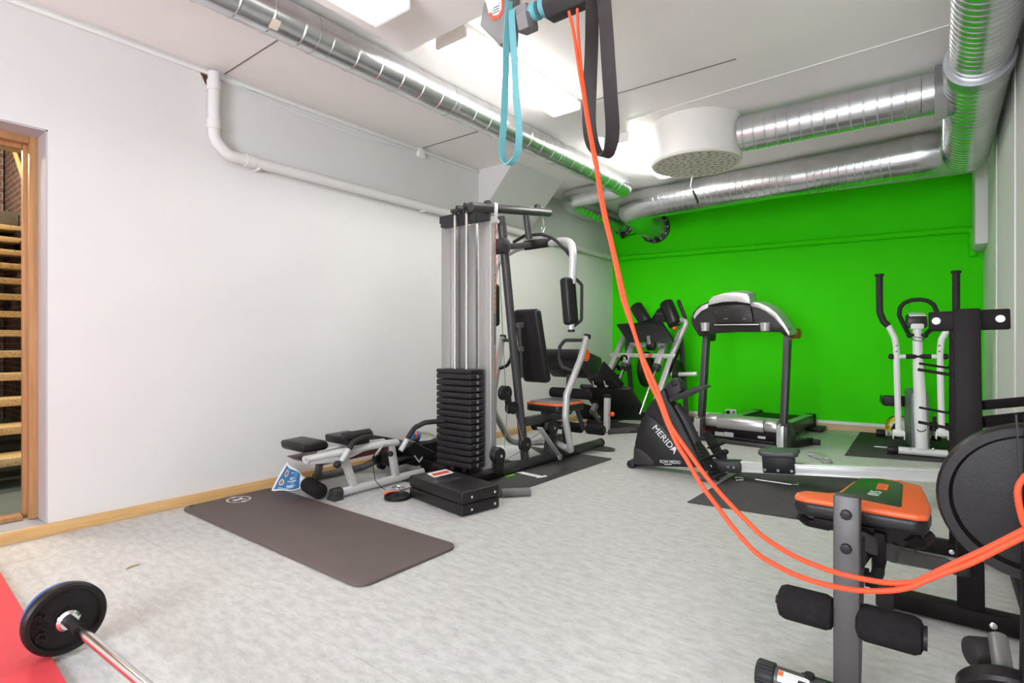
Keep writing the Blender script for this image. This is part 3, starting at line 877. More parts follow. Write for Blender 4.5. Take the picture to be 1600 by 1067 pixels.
def plate(m, c, ax, R, th, hole=.014, hub=.3, rim=.82):
    h = th / 2
    m.lathe([(hole, -h * .8), (R * hub, -h * .8), (R * hub, -h * .45), (R * rim, -h * .3), (R * (rim + .04), -h), (R - .006, -h), (R, -h * .6), (R, h * .6), (R - .006, h),
             (R * (rim + .04), h), (R * rim, h * .3), (R * hub, h * .45), (R * hub, h * .8), (hole, h * .8), (hole, -h * .8)], c, ax, 56)
    return m
m = M(); p = G(622, 779); plate(m, V((p.x - .005, p.y, .0135)), Z_, .083, .025)
solo('weight_plate', m, CAST, 'small black weight plate lying flat beside the kick shield', 'weight plate')
sd = thing('screwdriver', 'screwdriver with red handle behind the small flat weight plate', 'screwdriver', G(616, 771))
a, b, c3 = G(600, 771, .012), G(624, 769, .012), G(640, 762, .012)
m = M(); m.cyl(a, b, .013, seg=8, bv=.004); obj('handle', m, ORANGE2, sd)
m = M(); m.cyl(b, c3, .005, seg=10); obj('shaft', m, CHROME, sd)
m = M(); p = G(618, 765.5); plate(m, V((p.x, p.y + .02, .008)), Z_, .045, .014, .01)
solo('chrome_disc', m, CHROME, 'small shiny metal disc on floor behind red screwdriver', 'disc')
m = M(); a, b = G(783, 770, .027), G(829, 768, .027); m.cyl(a, b, .027, seg=28, bv=.004)
fr = solo('foam_tube', m, VINYLG, 'short grey cylinder lying on the mat beside kick shield', 'foam tube')
m = M(); p = G(794, 773, .008); m.cyl((p.x, p.y, .007), (p.x, p.y, .022), .022, seg=28, bv=.004)
solo('rubber_puck', m, RUBBER, 'small flat black disc beside the grey foam tube', 'puck')
m = M()
c0 = [G(765, 697), G(824, 699), G(853, 716), G(800, 722), G(760, 712)]
m.prism([V((p.x, p.y, .0075)) for p in c0], (0, 0, .006), .002)
solo('white_sheet', m, PAPER, 'flat white paper sheet on mat under the home gym', 'paper')
m = M(); p = G(852, 713, .02); m.ell(p, (.02, .03, .012)); obj('stop_knob', m, ORANGE2, hg)

# paper poster leaning against the machine
po = thing('poster', 'crumpled blue printed poster standing between mat and grey machine', 'poster', G(450, 765))
P0, P1, P2, P3 = G(423, 769, .004), AX(449, 720, -3.57), AX(464, 733, -3.35), G(481, 759, .03)
P2b = D(483, 741, P3.y and (P3 - EYE).dot(V((-S, C, 0))))
def pos(a, b):
    e0 = P0.lerp(P1, b); e1 = P3.lerp(P2.lerp(P2b, .75), b)
    q = e0.lerp(e1, a); q = q + V((.05, -.05, 0)) * math.sin(a * PI) * (.5 + .5 * b) + V((0, 0, .008 * math.sin(a * 7 + b * 4)))
    if a > .72 and b > .5: q = q + V((.05, -.02, -.03)) * ((a - .72) / .28) * ((b - .5) * 2)
    return q
m = M(); m.grid(pos, 16, 12, .0015); obj('sheet', m, PAPER, po)
nrm = V((.6, -.8, 0)).normalized()
m = M(); m.grid(lambda a, b: pos(.07 + a * .72, .06 + b * .88) + nrm * .0035, 14, 12); obj('blue_print', m, BLUE, po)
for (a0, b0) in ((.25, .74), (.22, .34)):
    for rr, mt, off, nm in ((.105, PAPER, .006, 'white_disc'), (.078, SKIN, .0078, 'photo_disc')):
        m = M(); m.grid(lambda a, b: pos(a0 + rr * .75 * b * math.cos(a * 2 * PI), b0 + rr * 1.25 * b * math.sin(a * 2 * PI)) + nrm * off, 20, 3); obj(nm, m, mt, po)
m = M()
for (a0, b0, l) in ((.46, .80, .12), (.46, .60, .14), (.46, .55, .1), (.4, .46, .3), (.42, .26, .26), (.42, .20, .22), (.2, .10, .3)):
    m.grid(lambda a, b: pos(a0 + a * l, b0 + b * .022) + nrm * .006, 4, 1)
obj('text_lines', m, PRINTW, po)

# ================================================================ LOW GREY MACHINE BY THE WALL
ab = thing('abdominal_trainer', 'low grey folding abdominal trainer with black pads at left wall', 'abdominal trainer', (-3.1, 2.4, 0))
XA = -3.02
def h(px, py, dx=0): return AX(px, py, XA + dx)
m = M(); m.cyl((XA, 2.08, .04), (XA, 2.80, .04), .027, seg=22); obj('base_tube', m, LSILV, ab)
m = M(); m.cyl((XA, 2.03, .042), (XA, 2.10, .042), .034, seg=22, bv=.006); m.prism([V((XA - .045, 2.02, .0)), V((XA + .045, 2.02, 0)), V((XA + .03, 2.03, .035)), V((XA - .03, 2.03, .035))], (0, .07, 0), .004); obj('foot_cap', m, CHAR, ab)
for a, b in (((555, 767), (535, 708)), ((619, 748), (610, 692))):
    m = M(); m.beam(h(*a), h(*b), .045, .04, up=X_, bv=.004); obj('leg', m, LSILV, ab)
m = M(); m.tube([h(477, 718.5), h(545, 704), h(600, 693), h(619, 691)], .024, .1, 18, sx=1.5); obj('rail', m, LSILV, ab)
m = M(); m.tube([h(497, 706, -.12), h(545, 695, -.12), h(600, 688, -.12)], .014, .1, 14); obj('rail', m, LSILV, ab)
m = M(); m.prism([h(488, 722), h(612, 697), h(612, 704), h(500, 728)], (-.30, 0, -.0), .004); obj('under_board', m, DKRED, ab)
m = M(); m.prism([h(478, 716, .03), h(530, 714, .03), h(575, 702, .03), h(535, 722, .03), h(485, 726, .03)], (-.02, 0, 0), .003); obj('side_bracket', m, LSILV, ab)
m = M()
c0 = h(493.5, 699, -.22)
m.prism([h(px, py, -.10) for px, py in ((471, 698), (474, 694), (508, 687), (514, 691), (516, 699), (508, 704), (474, 709))], (-.26, 0, 0), .02, 3); obj('pad', m, VINYL, ab)
m = M(); m.prism([h(px, py, -.04) for px, py in ((540, 684), (577, 677), (579, 692), (560, 697), (541, 696))], (-.24, 0, 0), .012, 3); obj('pad', m, VINYL, ab)
m = M(); m.cyl(h(535, 682), h(578, 674.5), .024, seg=20, bv=.008); obj('grip', m, RUBBER, ab)
m = M(); m.tube([h(578, 675, .0), h(580, 681, .02), h(566, 684, .05), h(552, 690, .06), h(545, 703, .06)], .017, .03, 14); obj('grip', m, RUBBER, ab)
m = M(); m.tube([h(545, 702, .06), h(533, 721, .06)], .019, 0, 14); obj('handle_post', m, LSILV, ab)
m = M(); m.ell(h(527, 726, .07), .024); obj('knob', m, BLKPL, ab)
m = M(); m.tube([h(636, 686, .02), h(648, 668, .04), h(664, 660, .08), h(703, 656.5, .16)], .018, .06, 14); obj('grip', m, RUBBER, ab)
m = M(); m.tube([h(637, 685, .02), h(626, 704, .02)], .019, 0, 14); obj('handle_post', m, LSILV, ab)
m = M(); m.ell(h(610, 709, .05), .020); obj('knob', m, BLKPL, ab)
m = M(); m.tube([V((-3.53, 2.23, .03)), V((-3.50, 2.62, .035)), V((-3.42, 2.72, .09)), V((-3.40, 2.74, .2))], .026, .05, 16); obj('rear_tube', m, SHADEPL, ab)
m = M(); m.beam(V((-3.50, 2.24, .05)), V((-3.46, 2.26, .26)), .04, .04, up=X_); obj('rear_leg', m, SHADEPL, ab)
for q in ((-3.39, 2.72, .05), (-3.38, 2.67, .11)):
    m = M(); m.cyl(V(q) - X_ * .02, V(q) + X_ * .02, .032, seg=18); obj('wheel', m, BLKPL, ab)
m = M(); m.prism([h(px, py, -.25) for px, py in ((597, 690), (600, 682), (640, 690), (634, 700))], (-.2, 0, 0), .01, 3); obj('pad', m, VINYL, ab)
m = M(); m.tube([h(598, 700, -.02), h(588, 707, -.02), h(585, 712, -.02)], .008, .02, 10); m.beam(h(599, 694, .03), h(587, 710, .03), .006, .022, up=X_); obj('latch', m, SILVER, ab)
cb = [h(585, 709, .03), h(583, 728, .03), h(586, 750, .03), h(594, 760, .03), G(602, 765, .01)]
m = M(); m.tube(cb, .0025, .04, 8); obj('wire', m, BLKPL, ab)
# foam roller standing at the end of the machine
m = M(); a, b = D(480, 757, 3.66), D(501, 766, 3.47)
rl = thing('foam_roller', 'short black foam roller on floor at end of grey abdominal trainer', 'foam roller', V((a.x, a.y, 0)))
a = V((a.x, a.y, .052)); b = V((b.x, b.y, .052))
m.cyl(a, b, .050, seg=30, bv=.016); obj('foam', m, FOAM, rl)
d = (b - a).normalized(); m = M(); m.cyl(b - d * .002, b + d * .003, .012); obj('core_hole', m, BLACK, rl)
m = M(); m.cyl(a - d * .10, a + d * .02, .03, .045, seg=20); obj('core', m, LSILV, rl)
# second black padded machine behind
bk = thing('folded_bench', 'black folded sit-up bench on the floor behind grey trainer', 'bench', (-3.2, 2.95, 0))
m = M(); pq = [AX(px, py, -3.05) for px, py in ((634, 700), (648, 690), (680, 706), (683, 716), (676, 720), (650, 714))]
m.prism(pq, (-.25, 0, 0), .014, 3); obj('pad', m, VINYL, bk)
m = M(); m.tube([AX(610, 722, -3.15), AX(640, 713, -3.15), AX(672, 719, -3.15)], .018, .03); m.tube([AX(612, 727, -3.25), AX(650, 716, -3.25)], .018); obj('frame', m, SHADEPL, bk)
m = M(); m.tube([AX(648, 712, -3.04), AX(655, 722, -3.04), AX(660, 714, -3.04)], .006, .005, 8); obj('stand', m, SILVER, bk)
p = AX(625, 690, -3.3); 
m = M(); m.box(V((p.x, p.y, .13)), (.16, .3, .14), rotm(0, 0, 8), .03, 3); obj('pad', m, VINYL, bk)
for q in (G(608, 728), ): m = M(); m.cyl(V((q.x, q.y, 0)), V((q.x, q.y, .09)), .016); obj('foot', m, BLKPL, bk)
wb = thing('water_bottle', 'clear plastic bottle with coloured label lying by left wall', 'bottle', AX(663, 683, -3.5))
a, b = AX(646, 681, -3.45), AX(677, 683, -3.42); zz = a.z - .045
d = (b - a).normalized()
m = M(); m.box(V((a.x + .06, a.y + .08, zz / 2 - .002)), (.16, .34, zz - .004), None, .01); solo('storage_block', m, BLACK, 'low black block against left wall holding the bottle', 'block')
m = M(); m.sweep([a, a + d * .01, a + d * .13, b - d * .05, b], [.02, .038, .04, .036, .014], 20); obj('body', m, CLEAR, wb)
m = M(); m.cyl(a - d * .02, a + d * .045, .0415, seg=22); obj('label_wrap', m, BLUE, wb)
m = M(); m.cyl(a - d * .008, a + d * .012, .0422, seg=22); obj('label_band', m, ORANGE2, wb)

# ================================================================ LEG PRESS (back left corner)
lp = thing('leg_press', 'black and silver angled leg press machine in the far left corner', 'leg press', (-2.85, 5.9, 0))
XL1, XL2 = -3.18, -2.50
def a_(px, py, X): return AX(px, py, X)
# rails
for X, nm in ((-3.20, 'l'), (-2.48, 'r')):
    lo, hi = V((X, 5.62, .16)), V((X, 6.52, 1.14))
    m = M(); m.beam(lo, hi, .06, .06, up=X_, bv=.005); obj('slide_rail', m, SILVER, lp)
for X in (-3.03, -2.62):
    m = M(); m.cyl((X, 5.66, .20), (X, 6.46, 1.07), .016, seg=16); obj('guide_rod', m, CHROME, lp)
    m = M(); lo = V((X, 6.10, .68)); hi = V((X, 6.38, .985)); m.beam(lo, hi, .075, .075, up=X_, bv=.008); obj('carriage_sleeve', m, SILVER, lp)
    m = M(); m.cyl((X - .001, 6.09, .672), (X, 6.13, .715), .05, seg=20); obj('bushing', m, GUN, lp)
m = M(); m.beam((-3.28, 6.22, .83), (-2.42, 6.22, .83), .06, .05); obj('cross_beam', m, SILVER, lp)
m = M(); m.beam((-3.05, 6.33, .955), (-2.60, 6.33, .955), .05, .05); obj('cross_beam', m, SILVER, lp)
# footplate
fp = [AX(963, 508.5, -3.17), AX(1034, 504, -2.62), AY(1053, 535, 6.24), AY(981, 535, 6.20)]
f0, f1 = AY(963, 508, 6.24), AY(1034, 504.5, 6.34)
f2, f3 = AY(1053, 535.5, 6.20), AY(981, 535, 6.14)
m = M(); m.prism([f0, f1, f2, f3], (0, .03, .02), .006); obj('foot_plate', m, DKGREY, lp)
p = AY(1012, 528, 6.10); m = M(); m.cyl(p + V((0, .02, .03)), p + V((0, .05, -.07)), .024, seg=16); obj('hinge', m, CHROME, lp)
m = M(); m.box(p + V((0, .10, -.09)), (.10, .08, .10), rotm(-35), .01); obj('hinge_block', m, BLKPL, lp)
for (px, py) in ((1014, 556), (1054, 513)):
    p = AY(px, py, 6.12); m = M(); m.ell(p, .022); m.cyl(p, p + V((0, .08, .02)), .010); obj('orange_knob', m, ORANGE2, lp)
# shoulder rolls and back pad
for (a, b, X) in (((994, 479), (1008, 502), 0), ((1041, 473), (1053, 503), 0)):
    p0, p1 = AY(*a, 6.50), AY(*b, 6.42)
    m = M(); m.cyl(p0, p1 - (p0 - p1) * .15, .083, seg=26, bv=.012); obj('shoulder_pad', m, VINYL, lp)
    m = M(); m.cyl(p0 + (p0 - p1).normalized() * .03, p0, .025, seg=14); obj('pad_cap', m, BLKPL, lp)
m = M(); m.prism([AY(px, py, 6.46) for px, py in ((1014, 503), (1026, 484), (1034, 478), (1040, 482), (1044, 503))], (0, .06, 0), .01); obj('back_pad', m, VINYL, lp)
m = M(); m.prism([AY(px, py, 6.455) for px, py in ((1023, 489.5), (1036, 489.5), (1036, 490.2), (1023, 490.2))], (0, .004, 0)); obj('stripe', m, STUD, lp)
# right hand frame tube and grip
m = M(); m.tube([AY(1046, 566, 6.2), AY(1066, 520, 6.35), AY(1073, 505, 6.4), AY(1068, 499, 6.42), AY(1050, 506, 6.45)], .030, .06, 16); obj('handle_tube', m, SILVER, lp)
m = M(); m.cyl(AY(1060, 469, 6.45), AY(1071, 498, 6.42), .022, seg=16, bv=.006); obj('grip', m, RUBBER, lp)
m = M(); m.tube([AY(952, 590, 5.9), AY(972, 556, 6.0), AY(978, 556, 6.1), AY(980, 562, 6.15)], .012, .02, 10); obj('safety_handle', m, BLACK, lp)
for py, dx in ((563, 0), (576, -6), (588, -11)):
    m = M(); p = AX(978 + dx, py, -3.25); m.cyl(p - X_ * .06, p + X_ * .03, .026, seg=16, bv=.005); m.ell(p + V((-.06, 0, .02)), (.02, .03, .03)); obj('stop_peg', m, BLACK, lp)
for k_ in range(7):
    t = k_ / 6; m = M(); p = AY(1056, 555, 6.25).lerp(AY(1030, 618, 5.95), t); m.box(p, (.05, .02, .05), rotm(-40), .006); obj('ladder_notch', m, BLACK, lp)
m = M(); m.beam(AY(1062, 545, 6.24), AY(1026, 625, 5.9), .02, .03, bv=.003); obj('ladder_bar', m, BLACK, lp)
p = V((-2.44, 6.10, .62)); m = M(); m.cyl(p, p + V((.30, 0, .02)), .024, seg=16, bv=.004); obj('plate_peg', m, LSILV, lp)
p = V((-3.24, 6.10, .62))
# platform slab at the bottom and seat back
s0, s1 = AY(905, 604, 5.40), AY(983, 609, 5.43)
s2, s3 = AY(1004, 657, 6.02), AY(940, 655, 6.0)
s15 = AY(1002, 637, 5.8)
m = M(); m.prism([s0, s1, s15, s2, s3], (0, .035, .03), .006); obj('platform', m, BLKPL, lp)
m = M(); m.prism([AY(px, py, yy) for px, py, yy in ((926, 604, 5.43), (912, 586, 5.25), (930, 571, 5.12), (938, 571.5, 5.14), (970, 607.5, 5.43))], (.03, .05, .05), .014, 3); obj('seat_back', m, VINYL, lp)
for px in (930, 948):
    m = M(); p = AY(px, 603, 5.36); m.box(p, (.045, .012, .03), rotm(30), .003); m.box(p + V((-.012, -.02, .035)), (.015, .012, .06), rotm(30), .003); obj('hinge', m, CHROME, lp)
m = M(); m.beam(AY(948, 679, 5.30), AY(949, 622, 5.30), .055, .055, up=Y_, bv=.004); obj('front_leg', m, LSILV, lp)
m = M(); m.cyl(AY(949, 621, 5.3), AY(948, 640, 5.30), .0001, seg=6); m.box(AY(949, 619, 5.34), (.07, .06, .05), None, .006); obj('leg_bracket', m, BLKPL, lp)
p = AY(957, 647, 5.28); m = M(); m.ell(p, .024); m.cyl(p, p - X_ * .05, .01); obj('orange_knob', m, ORANGE2, lp)
p = AY(911, 661, 5.5); m = M(); m.ell(p, .022); m.cyl(p, p + V((0, .08, .0)), .01); obj('orange_knob', m, ORANGE2, lp)
q0 = AY(946, 681, 5.30)
m = M(); m.beam((q0.x, q0.y, .03), (-2.55, 5.75, .05), .05, .05, bv=.006); m.cyl((q0.x - .05, 5.30, .028), (q0.x + .05, 5.30, .028), .028); obj('base_tube', m, SHADEPL, lp)
m = M(); m.beam((-3.25, 5.62, .045), (-2.40, 5.62, .045), .07, .09); m.beam((-3.2, 5.65, .045), (-3.2, 6.7, .045), .06, .07); m.beam((-2.48, 5.65, .045), (-2.48, 6.7, .045), .06, .07); m.beam((-3.25, 6.7, .045), (-2.40, 6.7, .045), .06, .07); obj('base_frame', m, CHAR, lp)
for X in (-3.2, -2.48):
    m = M(); m.beam((X, 6.7, .06), (X, 6.50, 1.10), .05, .05, up=Y_); obj('rear_upright', m, SHADEPL, lp)
m = M(); m.cyl(AY(923, 641, 5.45), AY(935, 657, 5.48), .016, seg=14); m.cyl(AY(933, 654, 5.48), AY(938, 660, 5.5), .02, seg=14); obj('release_lever', m, SHADEPL, lp)
m = M(); m.prism([AX(px, py, -3.25) for px, py in ((905, 628), (925, 634), (935, 656), (915, 655), (903, 640))], (-.05, 0, 0), .006); obj('side_guard', m, CHAR, lp)
for i, (X, lab) in enumerate(((-2.93, 'left'),)):
    m = M(); q = AY(1010, 577, 6.30); plate(m, q, X_, .215, .05, .02)
    solo('weight_plate', m, CAST, 'black weight plate held inside the silver leg press carriage', 'weight plate')
m = M(); q = AY(1051, 582, 6.34); plate(m, V((-2.36, 6.12, .63)), X_, .16, .035, .026)
solo('weight_plate', m, CAST, 'black weight plate on right side peg of the leg press', 'weight plate')

# ================================================================ TREADMILL
tm = thing('treadmill', 'black and silver treadmill standing against the green wall', 'treadmill', (-1.53, 5.6, 0))
TA = math.radians(-4)
TU, TV = V((math.cos(TA), math.sin(TA), 0)), V((-math.sin(TA), math.cos(TA), 0))
TO = V((-1.164, 5.545, 0))                       # right front foot
def t3(u, v, z): return TO + TU * u + TV * v + V((0, 0, z))
def tp(px, py, v): return PL(px, py, TO + TV * v, TV)
LU = -.79
for u, nm in ((0, 'r'), (LU, 'l')):
    m = M(); m.beam(t3(u, .06, .10), t3(u + .0, .22, 1.12), .055, .09, up=TV, bv=.008); obj('upright', m, GUN, tm)
    m = M(); m.prism([t3(u - .03, -.02, .0), t3(u - .03, -.02, .22), t3(u - .03, .10, .25), t3(u - .03, .24, .14), t3(u - .03, .26, .0)], TU * .02, .004); obj('foot_cover_face', m, CONSSIL, tm)
    m = M(); m.prism([t3(u - .005, -.025, .0), t3(u - .005, -.025, .22), t3(u - .005, .10, .25), t3(u - .005, .24, .14), t3(u - .005, .26, .0)], TU * .065, .012); obj('foot_cover', m, GUN, tm)
    m = M(); m.prism([t3(u - .034, -.032, .0), t3(u - .034, -.032, .21), t3(u + .028, -.032, .225), t3(u + .028, -.032, .0)], TV * .012, .003); obj('foot_plate', m, CONSSIL, tm)
m = M(); m.beam(t3(.04, .10, .035), t3(.14, .45, .035), .05, .07); m.beam(t3(.03, .45, .03), t3(.22, .47, .03), .06, .05, bv=.01); obj('stabiliser', m, BLKPL, tm)
m = M(); m.beam(t3(LU + .03, -.03, .02), t3(-.03, -.03, .02), .05, .038, bv=.006); obj('base_beam', m, GUN, tm)
# hood
def hood(u0, u1, d0, sc_=1):
    pr_ = [(.045 - d0, .135), (.03 - d0, .18), (.035 - d0, .225), (.07 - d0, .252), (.16, .262), (.42, .22), (.44, .135)]
    return [t3(u0, v, z) for v, z in pr_], TU * (u1 - u0)
for u0, u1, d0 in ((LU + .05, LU + .17, 0), (LU + .172, -.165, .018), (-.163, -.05, 0)):
    P, vec = hood(u0, u1, d0); m = M(); m.prism(P, vec, .008); obj('motor_hood', m, HOODSIL, tm)
m = M(); m.prism([t3(LU + .05, v, z) for v, z in ((.045, .035), (.03, .145), (.40, .16), (.40, .035))], TU * .69, .006); mb = obj('motor_bay', m, BLACK, tm)
m = M(); m.prism([t3(LU + .05, v, z) for v, z in ((.01, .042), (.01, .058), (.06, .065), (.06, .042))], TU * .68, .003); obj('bay_lip', m, BLKPL, tm)
for (x0, y0, x1, y1) in ((1117, 674, 1131, 682.5), (1131.5, 674.5, 1146, 684), (1184, 681, 1196, 686)):
    m = M(); m.prism([tp(x0, y0, .022), tp(x1, y0 + (x1 - x0) * .11, .022), tp(x1, y1, .022), tp(x0, y1 - (x1 - x0) * .11, .022)], -TV * .001); obj('sticker', m, mat('sticker_grey', (.55, .55, .57), .5), tm)
p = tp(1106, 675.5, .025); m = M(); m.box(p, (.026, .014, .022), None, .003); obj('power_switch', m, GLOWR, tm)
p = tp(1093, 674, .02); m = M(); m.tube([p, p - TV * .05, p + V((-.02, -.08, -.03)), p + V((-.12, -.05, -.09))], .007, .02, 10); obj('power_cord', m, BLKPL, tm)
# deck
dk = [(LU + .08, .40), (-.08, .40), (-.05, 1.48), (LU + .05, 1.48)]
def tprism(pts, z0, z1, name, mt, b=.004, par=tm):
    m = M(); m.prism([t3(u, v, z0) for u, v in pts], (0, 0, z1 - z0), b); return obj(name, m, mt, par)
tprism([(LU + .16, .40), (-.16, .40), (-.16, 1.44), (LU + .16, 1.44)], .11, .155, 'belt', RUBBER, .006)
for u0, u1 in ((LU + .06, LU + .155), (-.155, -.06)):
    m = M(); m.prism([t3(u0, .36, .06), t3(u1, .36, .06), t3(u1, .36, .175), t3(u0, .36, .175)], TV * 1.10, .006); obj('side_rail', m, CONSOLE, tm)
    m = M(); m.prism([t3(u0 + .008, .40, .1755), t3(u1 - .008, .40, .1755), t3(u1 - .008, 1.42, .1755), t3(u0 + .008, 1.42, .1755)], (0, 0, .003)); obj('foot_strip', m, CONSSIL, tm)
    m = M(); m.box(t3((u0 + u1) / 2, 1.46, .115), (.11, .08, .135), rotm(0, 0, -4), .02, 3); obj('end_cap', m, BLKPL, tm)
m = M(); m.cyl(t3(LU + .12, 1.44, .12), t3(-.12, 1.44, .12), .032, seg=20); obj('rear_roller', m, BLKPL, tm)
for u in (LU + .11, -.11):
    m = M(); m.box(t3(u, 1.40, .04), (.06, .10, .08), None, .01); obj('rear_foot', m, BLKPL, tm)
    m = M(); m.beam(t3(u, .12, .05), t3(u, .60, .14), .04, .05); obj('lift_arm', m, BLACK, tm)
m = M(); p = t3(-.02, 1.40, .03); m.box(p, (.14, .22, .05), rotm(0, 0, -4), .015); obj('rear_bumper', m, BLKPL, tm)
# console
CV = .14
def cpoly(pts, v): return [tp(px, py, v) for px, py in pts]
m = M(); m.prism(cpoly([(1082, 510), (1079, 500), (1082, 489), (1090, 479), (1104, 472), (1112, 470), (1172, 472), (1190, 476), (1210, 489), (1224, 505), (1232, 521), (1224, 524), (1219, 519), (1195, 518.5), (1150, 519), (1112, 521), (1092, 526)], CV), TV * .30 + V((0, 0, .02)), .014, 3); obj('console_body', m, CONSOLE, tm)
m = M(); m.prism(cpoly([(1109, 478), (1172, 476), (1177, 505), (1119, 505)], CV - .035), TV * .06, .008); obj('console_back', m, CONSOLE, tm)
m = M(); m.prism(cpoly([(1106, 477), (1108, 469), (1114, 463), (1130, 458.5), (1150, 457), (1168, 459), (1171, 464), (1172.5, 475), (1150, 471.5), (1130, 472)], CV - .06), TV * .20 + V((0, 0, .035)), .008, 3); obj('console_cap', m, CONSSIL, tm)
m = M(); m.prism(cpoly([(1083, 494), (1088, 485), (1096, 478), (1106, 474), (1106, 481), (1096, 486), (1088, 494), (1085, 499)], CV - .015), TV * .26 + V((0, 0, .02)), .004); obj('console_band', m, CONSSIL, tm)
m = M(); m.prism(cpoly([(1172, 471.5), (1186, 473), (1200, 479), (1213, 489), (1224, 503), (1234, 520), (1232, 525), (1222, 510), (1209, 496), (1196, 486.5), (1184, 481), (1173, 479)], CV - .015), TV * .26 + V((0, 0, .02)), .004); obj('console_band', m, CONSSIL, tm)
m = M(); a, b = tp(1116, 507.5, CV - .02), tp(1186, 507, CV - .02); m.beam(a, b, .012, .012); obj('console_trim', m, CONSSIL, tm)
for px in (1099.5, 1193.5):
    a, b = tp(px, 504, CV - .05), tp(px, 517, CV - .05)
    m = M(); m.sweep([a + TV * .045, b + TV * .045, b + TV * .045 - V((0, 0, .0))], [.050, .040, .01], 24); obj('cup_holder', m, CONSSIL, tm)
for (px, py, mt_) in ((1110, 526, BLKPL), (1243, 521, mat('amber_grip', (.30, .10, .01), .5))):
    p = tp(px, py, CV + .36); m = M(); m.box(p, (.075, .16, .10), rotm(0, 0, -4), .025, 3); obj('hand_grip', m, mt_, tm)
p = tp(1233, 532, CV + .04); m = M(); m.box(p, (.022, .012, .06), rotm(0, 18), .005); m.tube([p + V((-.01, 0, .03)), p + V((-.015, 0, .06))], .003); obj('safety_key', m, ORANGE2, tm)
for (px, py) in ((1133, 484), (1168, 486), (1119, 488)):
    p = tp(px, py, CV - .036); m = M(); m.cyl(p + TV * .004, p - TV * .003, .005, seg=10); obj('screw', m, STUD, tm)
for px in (1134, 1163):
    p = tp(px, 498, CV - .037); m = M(); m.box(p, (.035, .003, .010), rotm(0, 0, -4)); obj('emblem', m, STUD, tm)

# ================================================================ ROWING MACHINE
rw = thing('rowing_machine', 'black rowing machine with white rail and tall flywheel housing', 'rowing machine', (-1.6, 4.1, 0))
RA = math.radians(5.2)
RU = V((math.cos(RA), math.sin(RA), .072)).normalized()
RV = V((-math.sin(RA), math.cos(RA), 0))
RW = RU.cross(RV).normalized()
RO = V((-1.93, 4.10, .0))
HB = .085
def rb(px, py, v=-HB): return PL(px, py, RO + RV * v, RV)
def r3(u, v, w): return RO + RU * u + RV * v + RW * w
out = [(988, 727), (989.5, 710), (992, 690), (996, 672), (1003, 653), (1013, 634), (1024, 620), (1036, 606), (1040, 611), (1044, 626), (1050, 634), (1062, 655), (1078, 688), (1090, 711), (1101, 731), (1045, 729.5)]
m = M(); m.prism([rb(*p) for p in out], RV * 2 * HB, .012, 3); hb = obj('flywheel_housing', m, BLKPL, rw)
# raised panels on the near side
m = M(); m.prism([rb(px, py, -HB - .001) for px, py in ((992, 725), (993, 705), (996, 690), (1000, 674), (1006, 660), (1012, 648), (1022, 655), (1036, 667), (1050, 686), (1062, 706), (1072, 727))], -RV * .006, .003); obj('side_panel', m, BLKPL, rw)
m = M(); m.prism([rb(px, py, -HB - .001) for px, py in ((990, 725), (991, 698), (1001, 702), (1012, 710), (1022, 722), (1024, 726))], -RV * .010, .003); obj('side_panel', m, CHAR, rw)
# spine strip
spine = [rb(*p, 0) for p in ((1052, 636), (1066, 656), (1082, 690), (1096, 722))]
m = M(); m.sweep(fillet(spine, .1), .035, 16, sx=1.8, up=RV); obj('spine_cover', m, CHAR, rw)
c = rb(1053, 598, -.02)
m = M(); m.prism([rb(px, py, -.05) for px, py in ((1036, 607), (1045, 596), (1050, 591), (1058, 591), (1062, 596), (1066, 610), (1058, 618), (1048, 627), (1043, 618))], RV * .10, .012, 3); obj('console_head', m, CHAR, rw)
m = M(); p = rb(1053.5, 599, -.055); m.cyl(p + RV * .0, p - RV * .016, .024, seg=22, bv=.004); m.cyl(p, p - RV * .026, .009); obj('pivot_knob', m, BLKPL, rw)
h0, h1 = rb(1046, 624, -.10), rb(1090, 605.5, -.10)
m = M(); m.prism([rb(px, py, -.12) for px, py in ((1044, 622), (1068, 612), (1086, 604), (1100, 605), (1099, 608), (1088, 612), (1068, 622), (1046, 629))], RV * .24, .008, 2); obj('display_arm', m, CHAR, rw)
m = M(); p = rb(985, 725, -HB - .02); m.cyl(V((p.x, p.y, .032)), V((p.x, p.y, .032)) + RV * (2 * HB + .04), .032, seg=26, bv=.006); obj('transport_wheel', m, BLKPL, rw)
# printed words
n_ = -RV
u_ = (rb(1056, 707, -HB) - rb(1024, 669, -HB)).normalized()
w_ = n_.cross(u_)
text('brand_lettering', 'MERIDA', .068, (rb(1039, 686, -HB) + n_ * .0085), u_, w_, PRINTW, rw, shear=-.0, sxy=1.05)
tri = [(1050, 700), (1054.5, 696.5), (1057, 706), (1054.5, 702), (1053, 701)]
m = M(); m.prism([rb(px, py, -HB - .0085) for px, py in ((1049, 700), (1055.5, 697.5), (1055, 706), (1053.6, 706), (1053.6, 700.5))], n_ * .001); m.prism([rb(px, py, -HB - .0085) for px, py in ((1051, 702.5), (1053, 701.5), (1052.8, 705))], n_ * .001); obj('emblem', m, PRINTW, rw)
text('model_lettering', 'ROW MEDIO', .034, rb(1047.5, 721.5, -HB) + n_ * .0085, RU, RW, PRINTW, rw, ext=.0004, sxy=.8)
m = M()
for i in range(8): m.prism([rb(1038 + i * 1.45 + dx, 725.4 + dy, -HB - .0083) for dx, dy in ((0, -.7), (1.1, -.7), (1.1, .6), (0, .6))], n_ * .0006)
obj('small_lettering', m, PRINTW, rw)
